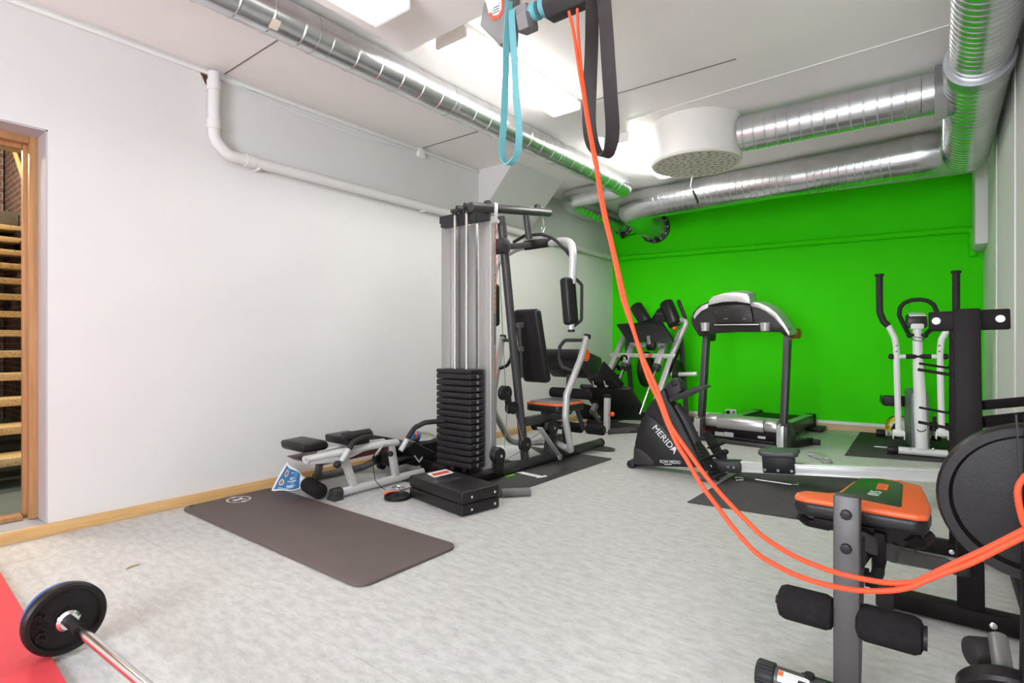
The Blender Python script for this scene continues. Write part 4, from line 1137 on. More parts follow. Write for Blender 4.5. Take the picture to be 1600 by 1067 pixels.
# front stabiliser leg
q = rb(1095, 748, -.13)
m = M(); m.beam(V((-1.33, 3.93, .022)), V((-1.31, 4.36, .022)), .06, .042, bv=.012); m.beam(V((-1.32, 4.14, .02)), V((-1.34, 4.14, .12)), .06, .08, up=Y_); obj('front_leg', m, SHADEPL, rw)
# rail
ra, rz_ = rb(1146, 729, 0), rb(1470, 741, 0)
ra = V((-1.30, 4.155, .085)); rz_ = V((.10, 4.29, .185))
rd = (rz_ - ra).normalized()
rs = V((-rd.y, rd.x, 0)).normalized(); ru = rd.cross(rs) * 1
def r4(t, v, w): return ra + rd * t + rs * v + ru * w
m = M(); m.box((ra + rz_) / 2, (.045, .070, (rz_ - ra).length), Matrix((rs, ru, rd)).transposed(), .004)
m.box((ra + rz_) / 2 + ru * .032, (.075, .010, (rz_ - ra).length), Matrix((rs, ru, rd)).transposed(), .003)
m.box((ra + rz_) / 2 - ru * .032, (.075, .010, (rz_ - ra).length), Matrix((rs, ru, rd)).transposed(), .003); obj('rail', m, mat('white_rail', (.74, .735, .72), .3, .2), rw)
m = M(); m.box(r4(1.33, 0, -.1), (.07, .40, .05), rotm(0, 0, 5), .015); m.beam(r4(1.33, 0, -.03), r4(1.34, 0, -.12), .05, .05, up=Y_); obj('rear_leg', m, SHADEPL, rw)
# foot mount
m = M(); m.box(r4(.03, 0, -.002), (.11, .085, .27), Matrix((rs, ru, rd)).transposed(), .012); obj('rail_bracket', m, CHAR, rw)
for t_ in (.08, .12):
    p = r4(t_, -.055, -.0); m = M(); m.cyl(p, p - rs * .01, .009, seg=12); obj('bolt', m, CHROME, rw)
p = r4(.055, .0, .045); m = M(); m.cyl(p, p + ru * .05, .010); m.ell(p + ru * .055, (.026, .026, .02)); obj('lock_knob', m, BLKPL, rw)
for s_ in (-1, 1):
    c = rb(1104, 721, -.15) if s_ < 0 else rb(1117, 702, .13)
    wr = (rs + rd * .42).normalized()
    R = Matrix((rs, ru, rd)).transposed() @ rotm(0, 0, 0)
    d_ = (rd * -.42 + ru * .9).normalized()
    a = c - d_ * .145; b = c + d_ * .155
    nn = wr.cross(d_).normalized()
    m = M(); m.prism([c + d_ * (.155 * math.sin(t)) + wr * ((.055 + .012 * math.sin(t)) * math.cos(t)) for t in [i * 2 * PI / 28 for i in range(28)]], nn * .018, .005); fpd = obj('foot_pedal', m, BLKPL, rw)
    m = M()
    for k_ in range(9):
        o_ = c + d_ * (-.11 + k_ * .027) + nn * .0195
        wd = .045 * math.sqrt(max(.1, 1 - ((-.11 + k_ * .027) / .155) ** 2))
        m.box(o_, (wd * 2, .003, .008), Matrix((wr, nn, d_)).transposed())
        m.box(c + d_ * (-.11 + k_ * .027) - nn * .002, (wd * 2, .003, .008), Matrix((wr, nn, d_)).transposed())
    obj('grip_ridge', m, CHAR, fpd)
    m = M(); st_ = c + d_ * .02
    m.tube([st_ + wr * .06 + nn * .0, st_ + wr * .065 + nn * .06, st_ - wr * .0 + nn * .085, st_ - wr * .065 + nn * .06, st_ - wr * .06], .006, .04, 10, sx=4, up=d_); obj('strap', m, RUBBER, fpd)
    m = M(); hc = c - d_ * .12 + nn * .03; m.tube([hc + wr * .06 - nn * .02, hc + wr * .06 + nn * .03, hc - wr * .06 + nn * .03, hc - wr * .06 - nn * .02], .008, .04, 10, sx=3, up=d_); obj('heel_cup', m, CHAR, fpd)
m = M(); m.cyl(r4(-.02, -.16, .02), r4(-.02, .16, .02), .010); obj('pedal_axle', m, CHROME, rw)
p = rb(1094, 733, -.14); m = M(); m.ell(p, .012); obj('axle_nut', m, CHROME, rw)
# seat
uS = .30
m = M()
P = [(-.13, .0), (-.125, .05), (-.10, .10), (-.03, .125), (.06, .115), (.115, .13), (.135, .07), (.12, 0), (.135, -.07), (.115, -.13), (.06, -.115), (-.03, -.125), (-.10, -.10), (-.125, -.05)]
sc0 = .41
m.prism([r4(sc0 + a, b, .092) for a, b in P], ru * .034, .014, 3); obj('seat', m, mat('seat_grey', (.075, .08, .078), .45), rw)
m = M(); m.box(r4(sc0, 0, .030), (.12, .12, .20), Matrix((rs, ru, rd)).transposed(), .008); cg = obj('seat_carriage', m, BLKPL, rw)
for t_ in (-.085, .0, .085):
    p = r4(sc0 + t_, -.062, -.005); m = M(); m.cyl(p, p - rs * .008, .010, seg=14); obj('roller_bolt', m, CHROME, cg)

# tools lying around the rower
def G2(px, py, z=.007): return G(px, py, z)
m = M(); m.tube([G2(1180, 749, .012), G2(1236, 757, .012), G2(1247, 757.5, .012), G2(1246, 754, .02)], .006, .012, 8); solo('hex_key', m, CHROME, 'long bent steel hex key lying on the rower mat', 'hex key')
m = M(); m.tube([G2(1146, 746, .014), G2(1160, 746, .014), G2(1161, 750, .014), G2(1150, 750.5, .014), G2(1146, 746, .014)], .006, .01, 8); m.tube([G2(1149, 747), G2(1157, 750)], .005); solo('snap_link', m, CHROME, 'small steel snap link lying on mat below the rower rail', 'snap link')
cl = M(); cl.prism([G2(px, py, .004) for px, py in ((1264, 709), (1274, 708), (1283, 709), (1292, 717), (1284, 719), (1272, 716))], (0, 0, .02), .004)
cl.tube([G2(1287, 716, .02), G2(1296, 717, .02), G2(1298, 722, .02), G2(1288, 722, .02), G2(1284, 718, .02)], .010, .02, 8)
cl.cyl(G2(1264, 710, .015), G2(1275, 712, .015), .012)
solo('metal_clamp', cl, SILVER, 'grey metal clamp lying on floor behind the rower rail', 'clamp')
m = M(); m.cyl(G(1120, 713, .025), G(1138, 714, .025), .007); solo('steel_pin', m, CHROME, 'thin steel pin lying on floor between treadmill and rower', 'pin')

# ================================================================ ELLIPTICAL
el = thing('elliptical_trainer', 'white elliptical trainer with black grips before the green wall', 'elliptical trainer', (-.13, 5.95, 0))
EA = math.radians(8)
EU, EV = V((math.cos(EA), math.sin(EA), 0)), V((-math.sin(EA), math.cos(EA), 0))
EO = V((-.125, 5.92, .007))
def e3(u, v, z): return EO + EU * u + EV * v + V((0, 0, z))
def ep(px, py, v=0): return PL(px, py, EO + EV * v, EV)
a, b = ep(1388, 706.5), ep(1484, 713)
a = e3(-.235, 0, .040); b = e3(.235, 0, .040)
m = M(); m.cyl(a, b, .032, seg=22); obj('front_stabiliser', m, WHITEPL, el)
for u in (-1, 1):
    m = M(); m.cyl(e3(u * .17, 0, .040), e3(u * .25, 0, .040), .036, seg=22, bv=.008); m.box(e3(u * .235, 0, .012), (.05, .05, .022), rotm(0, 0, 8), .006); obj('stabiliser_cap', m, BLKPL, el)
    m = M(); m.cyl(e3(u * .10, 1.02, .040), e3(u * .20, 1.02, .04), .030, seg=18); obj('rear_stabiliser', m, WHITEPL, el)
    m = M(); m.cyl(e3(u * .19, 1.02, .040), e3(u * .27, 1.02, .04), .036, seg=18, bv=.006); obj('stabiliser_cap', m, BLKPL, el)
m = M(); m.cyl(e3(-.1, 1.02, .04), e3(.1, 1.02, .04), .03); m.beam(e3(0, .05, .06), e3(0, 1.02, .05), .06, .06); obj('frame_beam', m, WHITEPL, el)
# mast and shroud
m = M(); m.sweep([ep(1440, 700), ep(1437, 615), ep(1434, 560), ep(1433, 506)], [.046, .044, .038, .033], 24); obj('mast', m, WHITEPL, el)
m = M(); m.prism([ep(px, py, -.02) for px, py in ((1431, 703), (1428, 640), (1429, 620), (1432, 615), (1444, 615), (1446.5, 620), (1448.5, 650), (1448.5, 703))], EV * .08, .012, 3); obj('shroud_face', m, WHITEPL, el)
m = M(); m.prism([ep(px, py, .0) for px, py in ((1425, 703), (1423, 660), (1423.5, 616), (1427, 612.5), (1448, 612.5), (1451, 616), (1453, 660), (1453, 703))], EV * .50, .01, 3); 
sh_ = obj('shroud', m, mat('shroud_grey', (.16, .18, .18), .45), el)
m = M(); m.tube([ep(1433, 671, -.055), ep(1436, 674, -.06), ep(1443, 674, -.06), ep(1447, 671, -.055)], .004, .01, 8); obj('collar_seam', m, BLKPL, el)
for px in (1422, 1458):
    p = ep(px if px < 1440 else 1458, 702, -.02); m = M(); m.ell(p, .012); obj('bolt_cap', m, CHROME, el)
# moving arms
for s_, pts in ((-1, [(1374, 430), (1374.5, 488), (1381, 503), (1388, 509), (1398, 528), (1400.5, 545), (1401, 575), (1404, 673)]), (1, [(1494, 425), (1494, 488), (1487, 505), (1481, 514), (1471, 530), (1469, 547), (1469, 575), (1471.5, 676)])):
    P = [ep(*p, -.02) for p in pts]
    m = M(); m.tube(P[3:], .024, .05, 18); obj('swing_arm', m, WHITEPL, el)
    m = M(); m.tube(P[:4], .0265, .06, 18); gr = obj('grip', m, RUBBER, el)
    m = M(); m.cyl(P[0] + V((0, 0, .012)), P[0] + V((0, 0, -.012)), .036, seg=20, bv=.006); obj('grip_end', m, RUBBER, gr)
    for py in (540, 549):
        p = ep(pts[4][0] + s_ * -3, py, -.047); m = M(); m.cyl(p, p + EV * .01, .008, seg=12); obj('bolt', m, STUD, el)
    px = pts[6][0]
    a, b, c3 = ep(px - s_ * -8, 557, -.02), ep(px - s_ * 14, 557, -.02), ep(1435, 557, -.02)
    m = M(); m.cyl(a, b, .019, seg=16); obj('pivot_tube', m, WHITEPL, el)
    m = M(); m.cyl(b, c3, .020, seg=16); obj('pivot_sleeve', m, BLKPL, el)
    m = M(); m.ell(a, (.025, .025, .025)); obj('pivot_cap', m, BLKPL, el)
    q = ep(pts[7][0], 676, -.02)
    m = M(); m.box(q + V((0, 0, .0)), (.085, .06, .05), rotm(0, 0, 8), .006)
    for t_ in (-1, 1): m.box(q + EU * .04 * t_ + V((0, 0, -.02)), (.008, .07, .07), rotm(0, 0, 8), .003)
    obj('arm_bracket', m, WHITEPL, el)
    m = M(); m.beam(q + V((0, 0, -.01)), q + EV * .75 + V((0, 0, -.11)), .05, .05, bv=.006); obj('pedal_beam', m, WHITEPL, el)
    pz = .40 if s_ < 0 else .17
    pc_ = e3(s_ * .165, .62, pz)
    m = M(); m.box(pc_, (.17, .36, .035), rotm(0, 0, 8), .012, 3); m.box(pc_ + V((0, 0, .03)) - EV * .17, (.17, .03, .10), rotm(0, 0, 8), .012, 3); m.box(pc_ + V((0, 0, .02)) + EU * s_ * .08, (.02, .34, .07), rotm(0, 0, 8), .008); obj('foot_pedal', m, BLKPL, el)
m = M(); m.cyl(e3(-.16, .5, .44), e3(.0, .5, .43), .011); m.cyl(e3(.0, .5, .2), e3(.16, .5, .2), .011); obj('crank', m, WHITEPL, el)
# console and fixed handle loop
m = M(); m.prism([ep(px, py, -.03) for px, py in ((1416, 510), (1417, 497), (1421, 494), (1447, 493.5), (1449, 497), (1450, 510), (1446, 513), (1420, 513.5))], EV * .10 + V((0, 0, .03)), .012, 3); cn = obj('console', m, CONSOLE, el)
m = M(); m.prism([ep(px, py, -.025) for px, py in ((1420, 495), (1448, 494.5), (1446, 492.5), (1423, 492.5))], EV * .10 + V((0, 0, .03)), .004); obj('console_top', m, WHITEPL, cn)
m = M(); m.prism([ep(px, py, -.036) for px, py in ((1423, 514), (1423, 507), (1426, 505.5), (1441, 505.5), (1444, 507), (1444, 512), (1441, 514))], EV * .03, .004); obj('console_clamp', m, WHITEPL, cn)
L_ = [ep(*p, .16) for p in ((1421, 524), (1413, 510), (1405, 492), (1406, 481), (1413, 473), (1424, 469), (1437, 468), (1450, 470), (1459, 476), (1464, 488), (1463, 500), (1455, 514), (1447, 524))]
L_[0] = ep(1421, 524, -.02); L_[-1] = ep(1446, 523, -.02)
m = M(); m.tube(L_, .018, .06, 16); obj('handle_loop', m, RUBBER, el)
for px in (1421, 1446):
    p = ep(px, 524, -.03); m = M(); m.ell(p, .022); m.cyl(p, ep(1434, 522, 0), .012); obj('loop_knob', m, BLKPL, el)
m = M(); m.tube([ep(1420, 521, -.06), ep(1428, 526, -.08), ep(1440, 528, -.08), ep(1445, 530, -.07), ep(1440, 533, -.08), ep(1430, 532, -.08), ep(1424, 528, -.06)], .003, .02, 8); obj('sensor_wire', m, BLKPL, el)
m = M(); m.tube([G(1366, 697.5, .012), G(1385, 699, .012), G(1405, 701, .012), G(1430, 704, .014)], .006, .05, 8); solo('white_strap', m, PAPER, 'white strap end lying across mat beside the elliptical foot', 'strap')
# ball
q = D(1404, 664, 5.72); q.z = .116
bl = thing('volleyball', 'yellow black and white ball against green wall behind elliptical', 'ball', (q.x, q.y, 0))
m = M(); m.ell(q, .115, None, 40); obj('ball_skin', m, WHB, bl)
for k_, (rx, ry, mt_) in enumerate(((20, 10, YELL), (75, 50, BLKPL), (-50, 30, YELL), (120, -40, BLKPL))):
    R = rotm(rx, ry, 20 * k_)
    m = M()
    m.grid(lambda a, b: q + R @ (V((math.cos((a - .5) * 2.2) * math.cos((b - .5) * .55), math.sin((a - .5) * 2.2) * math.cos((b - .5) * .55), math.sin((b - .5) * .55))) * .1165), 20, 6)
    m.grid(lambda a, b: q + R @ (V((-math.cos((a - .5) * 2.2) * math.cos((b - .5) * .55), math.sin((a - .5) * 2.2) * math.cos((b - .5) * .55), math.sin((b - .5) * .55))) * .1165), 20, 6)
    obj('ball_panel', m, mt_, bl)

# ================================================================ SQUAT RACK (black)
rk = thing('squat_rack', 'black steel rack with J hooks and white capped crossbar', 'rack', (.08, 2.6, 0))
def k_(px, py, Y): return AY(px, py, Y)
yF, yR = 2.52, 3.29
xF = AY(1517, 560, yF).x; xR = AY(1498, 560, yR).x
m = M(); m.beam((xF, yF, .05), (xF - .012, yF, 1.115), .075, .06, up=Y_, bv=.006); obj('front_post', m, BLACK, rk)
m = M(); m.beam((xR, yR, .05), (xR, yR, 1.06), .07, .06, up=Y_, bv=.006); obj('rear_post', m, BLACK, rk)
a, b = AY(1451, 503, yF + .08), AY(1578, 498.5, yF + .08)
m = M(); m.beam(a, b, .06, .072, bv=.006); cb_ = obj('crossbar', m, BLACK, rk)
m = M(); m.beam((xF - .006, yF + .08, b.z - .02), (xR, yR, 1.03), .05, .06, bv=.005); obj('top_tie', m, BLACK, rk)
for px, py in ((1463, 501.5), (1563, 498)):
    p = AY(px, py, yF + .045); m = M(); m.cyl(p + Y_ * .01, p - Y_ * .004, .0135, seg=24, bv=.003); obj('white_cap', m, WHITEPL, cb_)
for Y, x0, x1 in ((yF, AY(1384, 940, yF).x, .325), (yR, AY(1392, 850, yR).x - .05, .300)):
    m = M(); m.beam((x0, Y, .036), (x1, Y, .036), .07, .06, bv=.005); obj('base_foot', m, BLACK, rk)
    m = M(); m.box((x0 - .0, Y, .036), (.06, .08, .07), None, .008); obj('foot_cap', m, RUBBER, rk)
m = M(); m.beam((.26, yF, .036), (.26, yR, .036), .06, .06, bv=.005); obj('base_side', m, BLACK, rk)
for px, py, Y in ((1552, 977, yF), (1487, 862, yR)):
    p = AY(px, py, Y - .036); m = M(); m.cyl(p + Y_ * .006, p - Y_ * .008, .012, seg=14, bv=.003); obj('bolt', m, CHROME, rk)
for (px, py, Y, L1) in ((1497, 587, yF, .13), (1498, 671, yF, .13), (1484, 575, yR, .13), (1484, 645, yR, .13)):
    p = AY(px, py, Y - .0)
    m = M(); m.tube([p + V((.01, -.02, .10)), p + V((0, -.02, 0)), p + V((-.115, -.03, .020))], .0055, .012, 10); m.box(p + V((.010, .0, .06)), (.008, .05, .12), None, .002); obj('hook', m, BLACK, rk)
p = AY(1460, 672, yF); q = AY(1460, 658, yF)
m = M(); m.tube([p + V((0, -.03, 0)), q + V((0, -.03, .02))], .006); obj('hook_end', m, BLACK, rk)
for (z0, z1, r) in ((.775, .80, .017), (.715, .745, .021)):
    m = M(); m.cyl((xF + .03, yF + .03, z0), (.325, yF + .18, z1), r, seg=18); obj('side_bar', m, BLACK, rk)

# ================================================================ WEIGHT BENCH (orange)
wbn = thing('weight_bench', 'orange and black weight bench with foam leg rollers in right foreground', 'weight bench', (-.2, 1.95, 0))
BZ = .52
XBc = -.200
pad = [(-.362, 1.905), (-.365, 1.945), (-.345, 1.985), (-.285, 1.998), (-.262, 2.02), (-.240, 2.20), (-.222, 2.29), (-.17, 2.325), (-.11, 2.325), (-.052, 2.295), (-.040, 2.20), (-.020, 2.00), (-.026, 1.90), (-.05, 1.885), (-.33, 1.89)]
m = M(); m.prism([V((x, y, BZ - .058)) for x, y in pad], (0, 0, .046), .014, 3); obj('seat', m, VINYL, wbn)
m = M(); m.prism([V((x, y, BZ - .018)) for x, y in pad], (0, 0, .018), .008, 3); obj('seat_top', m, ORANGE, wbn)
inl = [(-.250, 2.0), (-.236, 2.15), (-.222, 2.275), (-.17, 2.305), (-.115, 2.29), (-.100, 2.265), (-.090, 1.955), (-.1, 1.945), (-.24, 1.985)]
m = M(); m.prism([V((x, y, BZ - .002)) for x, y in inl], (0, 0, .0035), .001); il = obj('seat_inlay', m, INLAY, wbn)
tx = V((-.163, 2.085, BZ + .0020))
text('white_lettering', '015', .044, tx + V((.0, -.012, 0)), V((.10, 1, 0)), V((-1, .10, 0)), mat('pale_print', (.55, .72, .58), .5), wbn, ext=.0004, sxy=1.0)
m = M()
for i in range(6):
    p = tx + V((.012, .06 + i * .014, 0)); m.box(p, (.030, .010, .001), rotm(0, 0, -6)); m.box(p + V((-.005 + .004 * (i % 3), .007, 0)), (.012, .006, .001))
obj('orange_lettering', m, ORANGE2, wbn)
yP = 1.735
m = M(); pt = AY(1326, 772, yP); m.beam((XBc, yP, .02), (XBc, yP, .585), .062, .045, up=Y_, bv=.006); obj('leg_lever', m, DKGREY if False else SHADEPL, wbn)
for py in (804, 857):
    p = AY(1322, py, yP - .024); m = M(); m.cyl(p + Y_ * .01, p - Y_ * .010, .014, seg=8, bv=.003); obj('bolt', m, BLKPL, wbn)
p = AY(1307, 845, yP); m = M(); m.cyl(p - X_ * .004, p + X_ * .03, .020, seg=18); obj('side_bolt', m, BLKPL, wbn)
for s_, (pa, pb) in ((-1, ((1217, 937), (1304, 962))), (1, ((1338, 972), (1444, 1003)))):
    a, b = AY(*pa, yP), AY(*pb, yP)
    a.z = b.z = .252
    m = M(); m.cyl(a, b, .047, seg=32, bv=.020); ro = obj('foam_roller', m, FOAM, wbn)
    e_ = a if s_ < 0 else b; m = M(); m.cyl(e_ - X_ * .004 * -s_ * -1, e_ + X_ * s_ * .007, .012 if s_ < 0 else .030, seg=24); obj('roller_cap', m, BLKPL, ro)
m = M(); m.cyl((XBc - .16, yP, .252), (XBc + .16, yP, .252), .012); obj('roller_axle', m, BLKPL, wbn)
# base foot
yB = 1.70
m = M(); a = AY(1186, 1048, yB); m.cyl((a.x + .02, yB, .042), (.02, yB, .042), .032, seg=24); obj('front_foot', m, SHADEPL, wbn)
m = M(); m.cyl((a.x - .005, yB, .040), (a.x + .045, yB, .040), .0375, seg=24, bv=.004)
for i in range(24):
    t = 2 * PI * i / 24; m.cyl((a.x, yB + .037 * math.cos(t), .040 + .037 * math.sin(t)), (a.x + .042, yB + .037 * math.cos(t), .040 + .037 * math.sin(t)), .0022, seg=6)
obj('foot_cap', m, BLKPL, wbn)
def onfoot(u, t): return V((a.x + u, yB - .0326 * math.cos(t), .042 + .0326 * math.sin(t)))
m = M(); m.grid(lambda i, j: onfoot(.055 + i * .078, .30 + j * .95), 2, 6, .0006); obj('warning_sticker', m, PAPER, wbn)
m = M(); m.grid(lambda i, j: onfoot(.0555 + i * .013, .75 + j * .45) * 1.0 + V((0, -.0005, .0005)), 2, 4, .0006); obj('sticker_badge', m, ORANGE, wbn)
m = M()
for i in range(5):
    m.grid(lambda p_, j: onfoot(.072 + p_ * .056, .38 + i * .17 + j * .06) + V((0, -.0005, .0005)), 2, 2, .0004)
obj('sticker_text', m, mat('sticker_text_grey', (.45, .45, .46), .6), wbn)
m = M(); m.cyl((XBc - .085, yB, .06), (XBc - .085, yB, .085), .013, seg=8); m.box((XBc - .06, yB + .0, .062), (.10, .06, .012), None, .003); obj('foot_bolt', m, BLKPL, wbn)
# frame under the seat
m = M(); m.beam((XBc, 1.79, .03), (XBc, 1.90, .42), .05, .05, up=X_, bv=.005); obj('front_leg', m, SHADEPL, wbn)
m = M(); m.beam((XBc, 1.80, .41), (XBc + .02, 2.06, .405), .06, .09, bv=.006); obj('seat_beam', m, BLKPL, wbn)
m = M(); m.beam(AY(1338, 842, 1.82), AY(1396, 865, 2.0), .03, .05, bv=.005); m.cyl(AY(1394, 866, 2.0), AY(1474, 882, 2.22), .0235, seg=20); obj('frame_tube', m, SHADEPL, wbn)
m = M(); rl0 = AY(1523, 900, 2.62); m.beam(AY(1470, 881, 2.21), V((rl0.x, 2.62, .15)), .04, .04, bv=.006); m.beam(V((rl0.x, 2.62, .0)), V((rl0.x, 2.62, .17)), .04, .04, up=Y_, bv=.005); obj('rear_leg', m, CHAR, wbn)
m = M(); m.box((XBc - .03, 2.0, .445), (.16, .20, .03), None, .004); m.box((XBc + .06, 1.95, .40), (.03, .12, .10), None, .004); obj('seat_bracket', m, BLACK, wbn)
m = M(); p0 = AY(1372, 868, 1.92); m.tube([p0, p0 + V((.0, 0, -.05)), p0 + V((-.018, 0, -.095))], .011, .04, 10, sx=1.5); m.cyl(p0 + V((-.05, 0, -.07)), p0 + V((-.012, 0, -.065)), .011); m.cyl(p0 + V((-.03, 0, -.045)), p0 + V((-.025, 0, -.095)), .008); obj('pull_pin', m, BLKPL, wbn)
# torn lining below the seat
def torn(px, py, Y, w, hgt, seed):
    rnd = random.Random(seed)
    p = AY(px, py, Y); P = []
    for i in range(7): P.append(p + V((-w / 2 + w * i / 6, 0, 0)))
    for i in range(7): P.append(p + V((w / 2 - w * i / 6, rnd.uniform(-.0, .0), -hgt * rnd.uniform(.45, 1))))
    m = M(); m.prism(P, (.0, .006, 0)); return obj('torn_lining', m, BLACK, wbn)
torn(1287, 797, 1.92, .035, .055, 1); torn(1398, 822, 1.92, .10, .07, 2); torn(1280, 790, 1.94, .08, .02, 3); torn(1428, 830, 1.93, .05, .04, 5)
m = M(); m.tube([V((-.35, 1.92, .455)), V((-.33, 1.93, .435)), V((-.27, 1.94, .43))], .014, .02, 10); obj('sagging_lining', m, BLACK, wbn)
m = M(); m.tube([V((-.07, 1.92, .45)), V((-.05, 1.93, .43)), V((-.03, 2.0, .435))], .02, .02, 10); obj('sagging_lining', m, BLACK, wbn)

# ================================================================ PLATE TREE AND PLATES (right edge)
pt_ = thing('plate_tree', 'black steel post of a plate stand at the right picture edge', 'plate stand', (.14, 1.5, 0))
yT = 1.56
xT = AY(1588, 700, yT).x + .052
m = M(); m.beam((xT, yT, .03), (xT + .012, yT, .875), .10, .05, up=Y_, bv=.003); obj('post', m, BLACK, pt_)
m = M(); m.beam((xT - .055, yT - .03, .85), (xT - .02, yT - .03, .10), .003, .012, up=Y_, bv=0); obj('edge_strip', m, BLKPL, pt_)
m = M(); m.cyl((xT - .01, yT + .02, .645), (xT - .01, yT + .26, .655), .0145, seg=18); obj('plate_peg', m, CHROME, pt_)
q0, q1 = AY(1580, 1125, yT + .0), AY(1559, 994, yT + .16)
m = M(); m.cyl(q0, q1, .019, seg=20, bv=.003); obj('plate_peg', m, STUD, pt_)
m = M(); m.prism([(xT - .08, yT - .38, .002), (xT + .06, yT - .38, .002), (xT + .06, yT + .12, .002), (xT - .08, yT + .12, .002)], (0, 0, .035), .004); obj('base_plate', m, BLACK, pt_)
m = M(); pcx = AY(1590, 772, yT + .15); plate(m, V((xT - .01, yT + .13, .640)), V((.05, 1, 0)), .176, .052, .016, .26)
solo('weight_plate', m, CAST, 'big black iron plate hanging on the stand at right edge', 'weight plate')
pk = (q1 - q0).normalized()
m = M(); plate(m, q0 + pk * .050, pk, .088, .036, .0195)
solo('weight_plate', m, CAST, 'black weight plate on the lower peg in bottom right corner', 'weight plate')
m = M(); q = AY(1531, 1019, yT + .15); m.cyl(q + V((-.022, -.012, 0)), q + V((.03, .016, 0)), .034, seg=28, bv=.010)
solo('rubber_stop', m, RUBBER, 'black round rubber stop beside the lower peg at bottom right', 'rubber stop')

# ================================================================ BARBELL
bb = thing('barbell', 'chrome barbell lying on floor at lower left with black plate', 'barbell', (-2.0, .5, 0))
BR = .109
bz = BR + .0145
BD = V((1, .045, 0)).normalized()
def bpt(x): return V((x, .507 + .045 * (x + 2.17), bz))
m = M(); m.cyl(bpt(-2.15), bpt(-.55), .0145, seg=24); obj('bar', m, CHROME, bb)
m = M(); m.cyl(bpt(-2.15), bpt(-2.07), .0165, seg=24); obj('black_sleeve', m, BLKPL, bb)
m = M(); m.cyl(bpt(-2.42), bpt(-2.14), .0135, seg=20, bv=.002); obj('bar_end', m, CHROME, bb)
m = M(); m.lathe([(.012, 0), (.030, 0), (.032, .010), (.024, .018), (.012, .018)], bpt(-2.168), BD, 26); obj('collar', m, CHROME, bb)
m = M(); plate(m, bpt(-2.19), BD, BR, .036, .0145, .34, .80)
bp = solo('weight_plate', m, CAST, 'black weight plate on the barbell above the red mat', 'weight plate')
text('raised_number', '5 KG', .040, bpt(-2.1725) + V((0, -.062, 0)), V((0, 0, -1)), V((0, -1, 0)), CAST, bp, ext=.003)
m = M(); plate(m, bpt(-2.226), BD, .101, .026, .0145, .34, .80)
solo('weight_plate', m, mat('blue_plate', (.03, .11, .33), .4), 'blue weight plate behind the black one on the barbell', 'weight plate')
m = M(); plate(m, bpt(-.70), BD, BR, .036, .0145, .34, .80)
m.bm.free()

# ================================================================ PULL-UP BAR, BANDS, CORD
YB_ = 1.57
def ub(px, py, dy=0): return AY(px, py, YB_ + dy)
pb = thing('pull_up_bar', 'pull-up bar with grey pads mounted under the ceiling above', 'pull-up bar', (-1.1, YB_, 2.15))
b0, b1 = ub(798, 36), ub(905, -14)
zb = ub(850, 12).z
xb0, xb1 = ub(770, 20).x, XR
m = M(); m.cyl((xb0 + .08, YB_, zb), (xb1, YB_, zb), .017, seg=22); obj('bar', m, GUN, pb)
for (x0, x1) in ((ub(829, 10).x, ub(842, 10).x), (ub(846, 10).x, ub(856, 10).x)):
    m = M(); m.lathe([(.018, 0), (.031, .003), (.031, x1 - x0 - .003), (.018, x1 - x0)], (x0, YB_, zb), X_, 26); obj('teal_wrap', m, TEAL, pb)
m = M(); xm = ub(822, 20).x; m.box((xm, YB_, zb - .012), (.055, .065, .085), rotm(14), .006); m.box((xm + .012, YB_ - .01, zb - .03), (.045, .07, .055), rotm(20), .006); obj('grey_pad', m, GREYFOAM, pb)
m = M()
xh = ub(886, 5).x
m.prism([V((xh - .075, YB_ + y, zb + z)) for y, z in ((-.045, -.02), (-.02, -.055), (.03, -.05), (.06, -.01), (.06, .06), (-.045, .06))], (.16, 0, 0), .006)
obj('cord_block', m, CHAR, pb)
xs = ub(788, 15).x
m = M(); m.prism([V((xs - .055, YB_ - .03, zb + z)) + V((x, 0, 0)) for x, z in ((-.02, .10), (-.04, .02), (.055, -.085), (.09, -.075), (.10, .10))], (0, .07, 0), .006); obj('end_plate', m, STUD, pb)
m = M(); m.prism([V((xs + x, YB_ - .032, zb + z)) for x, z in ((-.045, .09), (-.05, .045), (-.03, .015), (.0, .01), (.02, .03), (.02, .09))], (0, .002, 0)); lb = obj('warning_label', m, REDP, pb)
m = M(); m.prism([V((xs + x, YB_ - .0335, zb + z)) for x, z in ((-.033, .085), (-.037, .05), (-.025, .03), (-.003, .026), (.012, .04), (.012, .085))], (0, .002, 0)); obj('label_paper', m, PAPER, pb)
m = M()
for i in range(4): m.box((xs - .012, YB_ - .034, zb + .038 + i * .009), (.034, .001, .003))
obj('label_text', m, BLKPL, pb)
m = M(); m.beam((xs - .03, YB_ + .06, zb + .05), (xs - .10, YB_ + .25, ZB + .01), .05, .05, bv=.004); m.beam((xs - .03, YB_ - .0, zb + .05), (xs + .02, YB_ - .25, ZB + .01), .05, .05, bv=.004); obj('ceiling_arm', m, OFFWH, pb)
m = M(); m.beam((xh + .05, YB_ + .05, zb + .03), (xh + .06, YB_ + .25, ZB + .01), .05, .05, bv=.004); m.beam((xh + .05, YB_ - .04, zb + .05), (xh + .05, YB_ - .2, ZB + .01), .05, .05, bv=.004); obj('ceiling_arm', m, CHAR, pb)
for (x0, y0, x1, y1) in ((789, 40, 774, 57), (795, 50, 780, 65)):
    pass
m = M(); 
for (p0, p1, p2) in (((786, 32), (785, 42), (774, 57)), ((793, 41), (793, 52), (780, 65))):
    m.tube([ub(*p0, -.01), ub(*p1, -.01), ub(*p2, -.01)], .0075, .006, 10)
m.tube([ub(785, 40, -.01), ub(779, 46, -.01), ub(777, 41, -.01), ub(780, 37, -.01)], .0035, .006, 8)
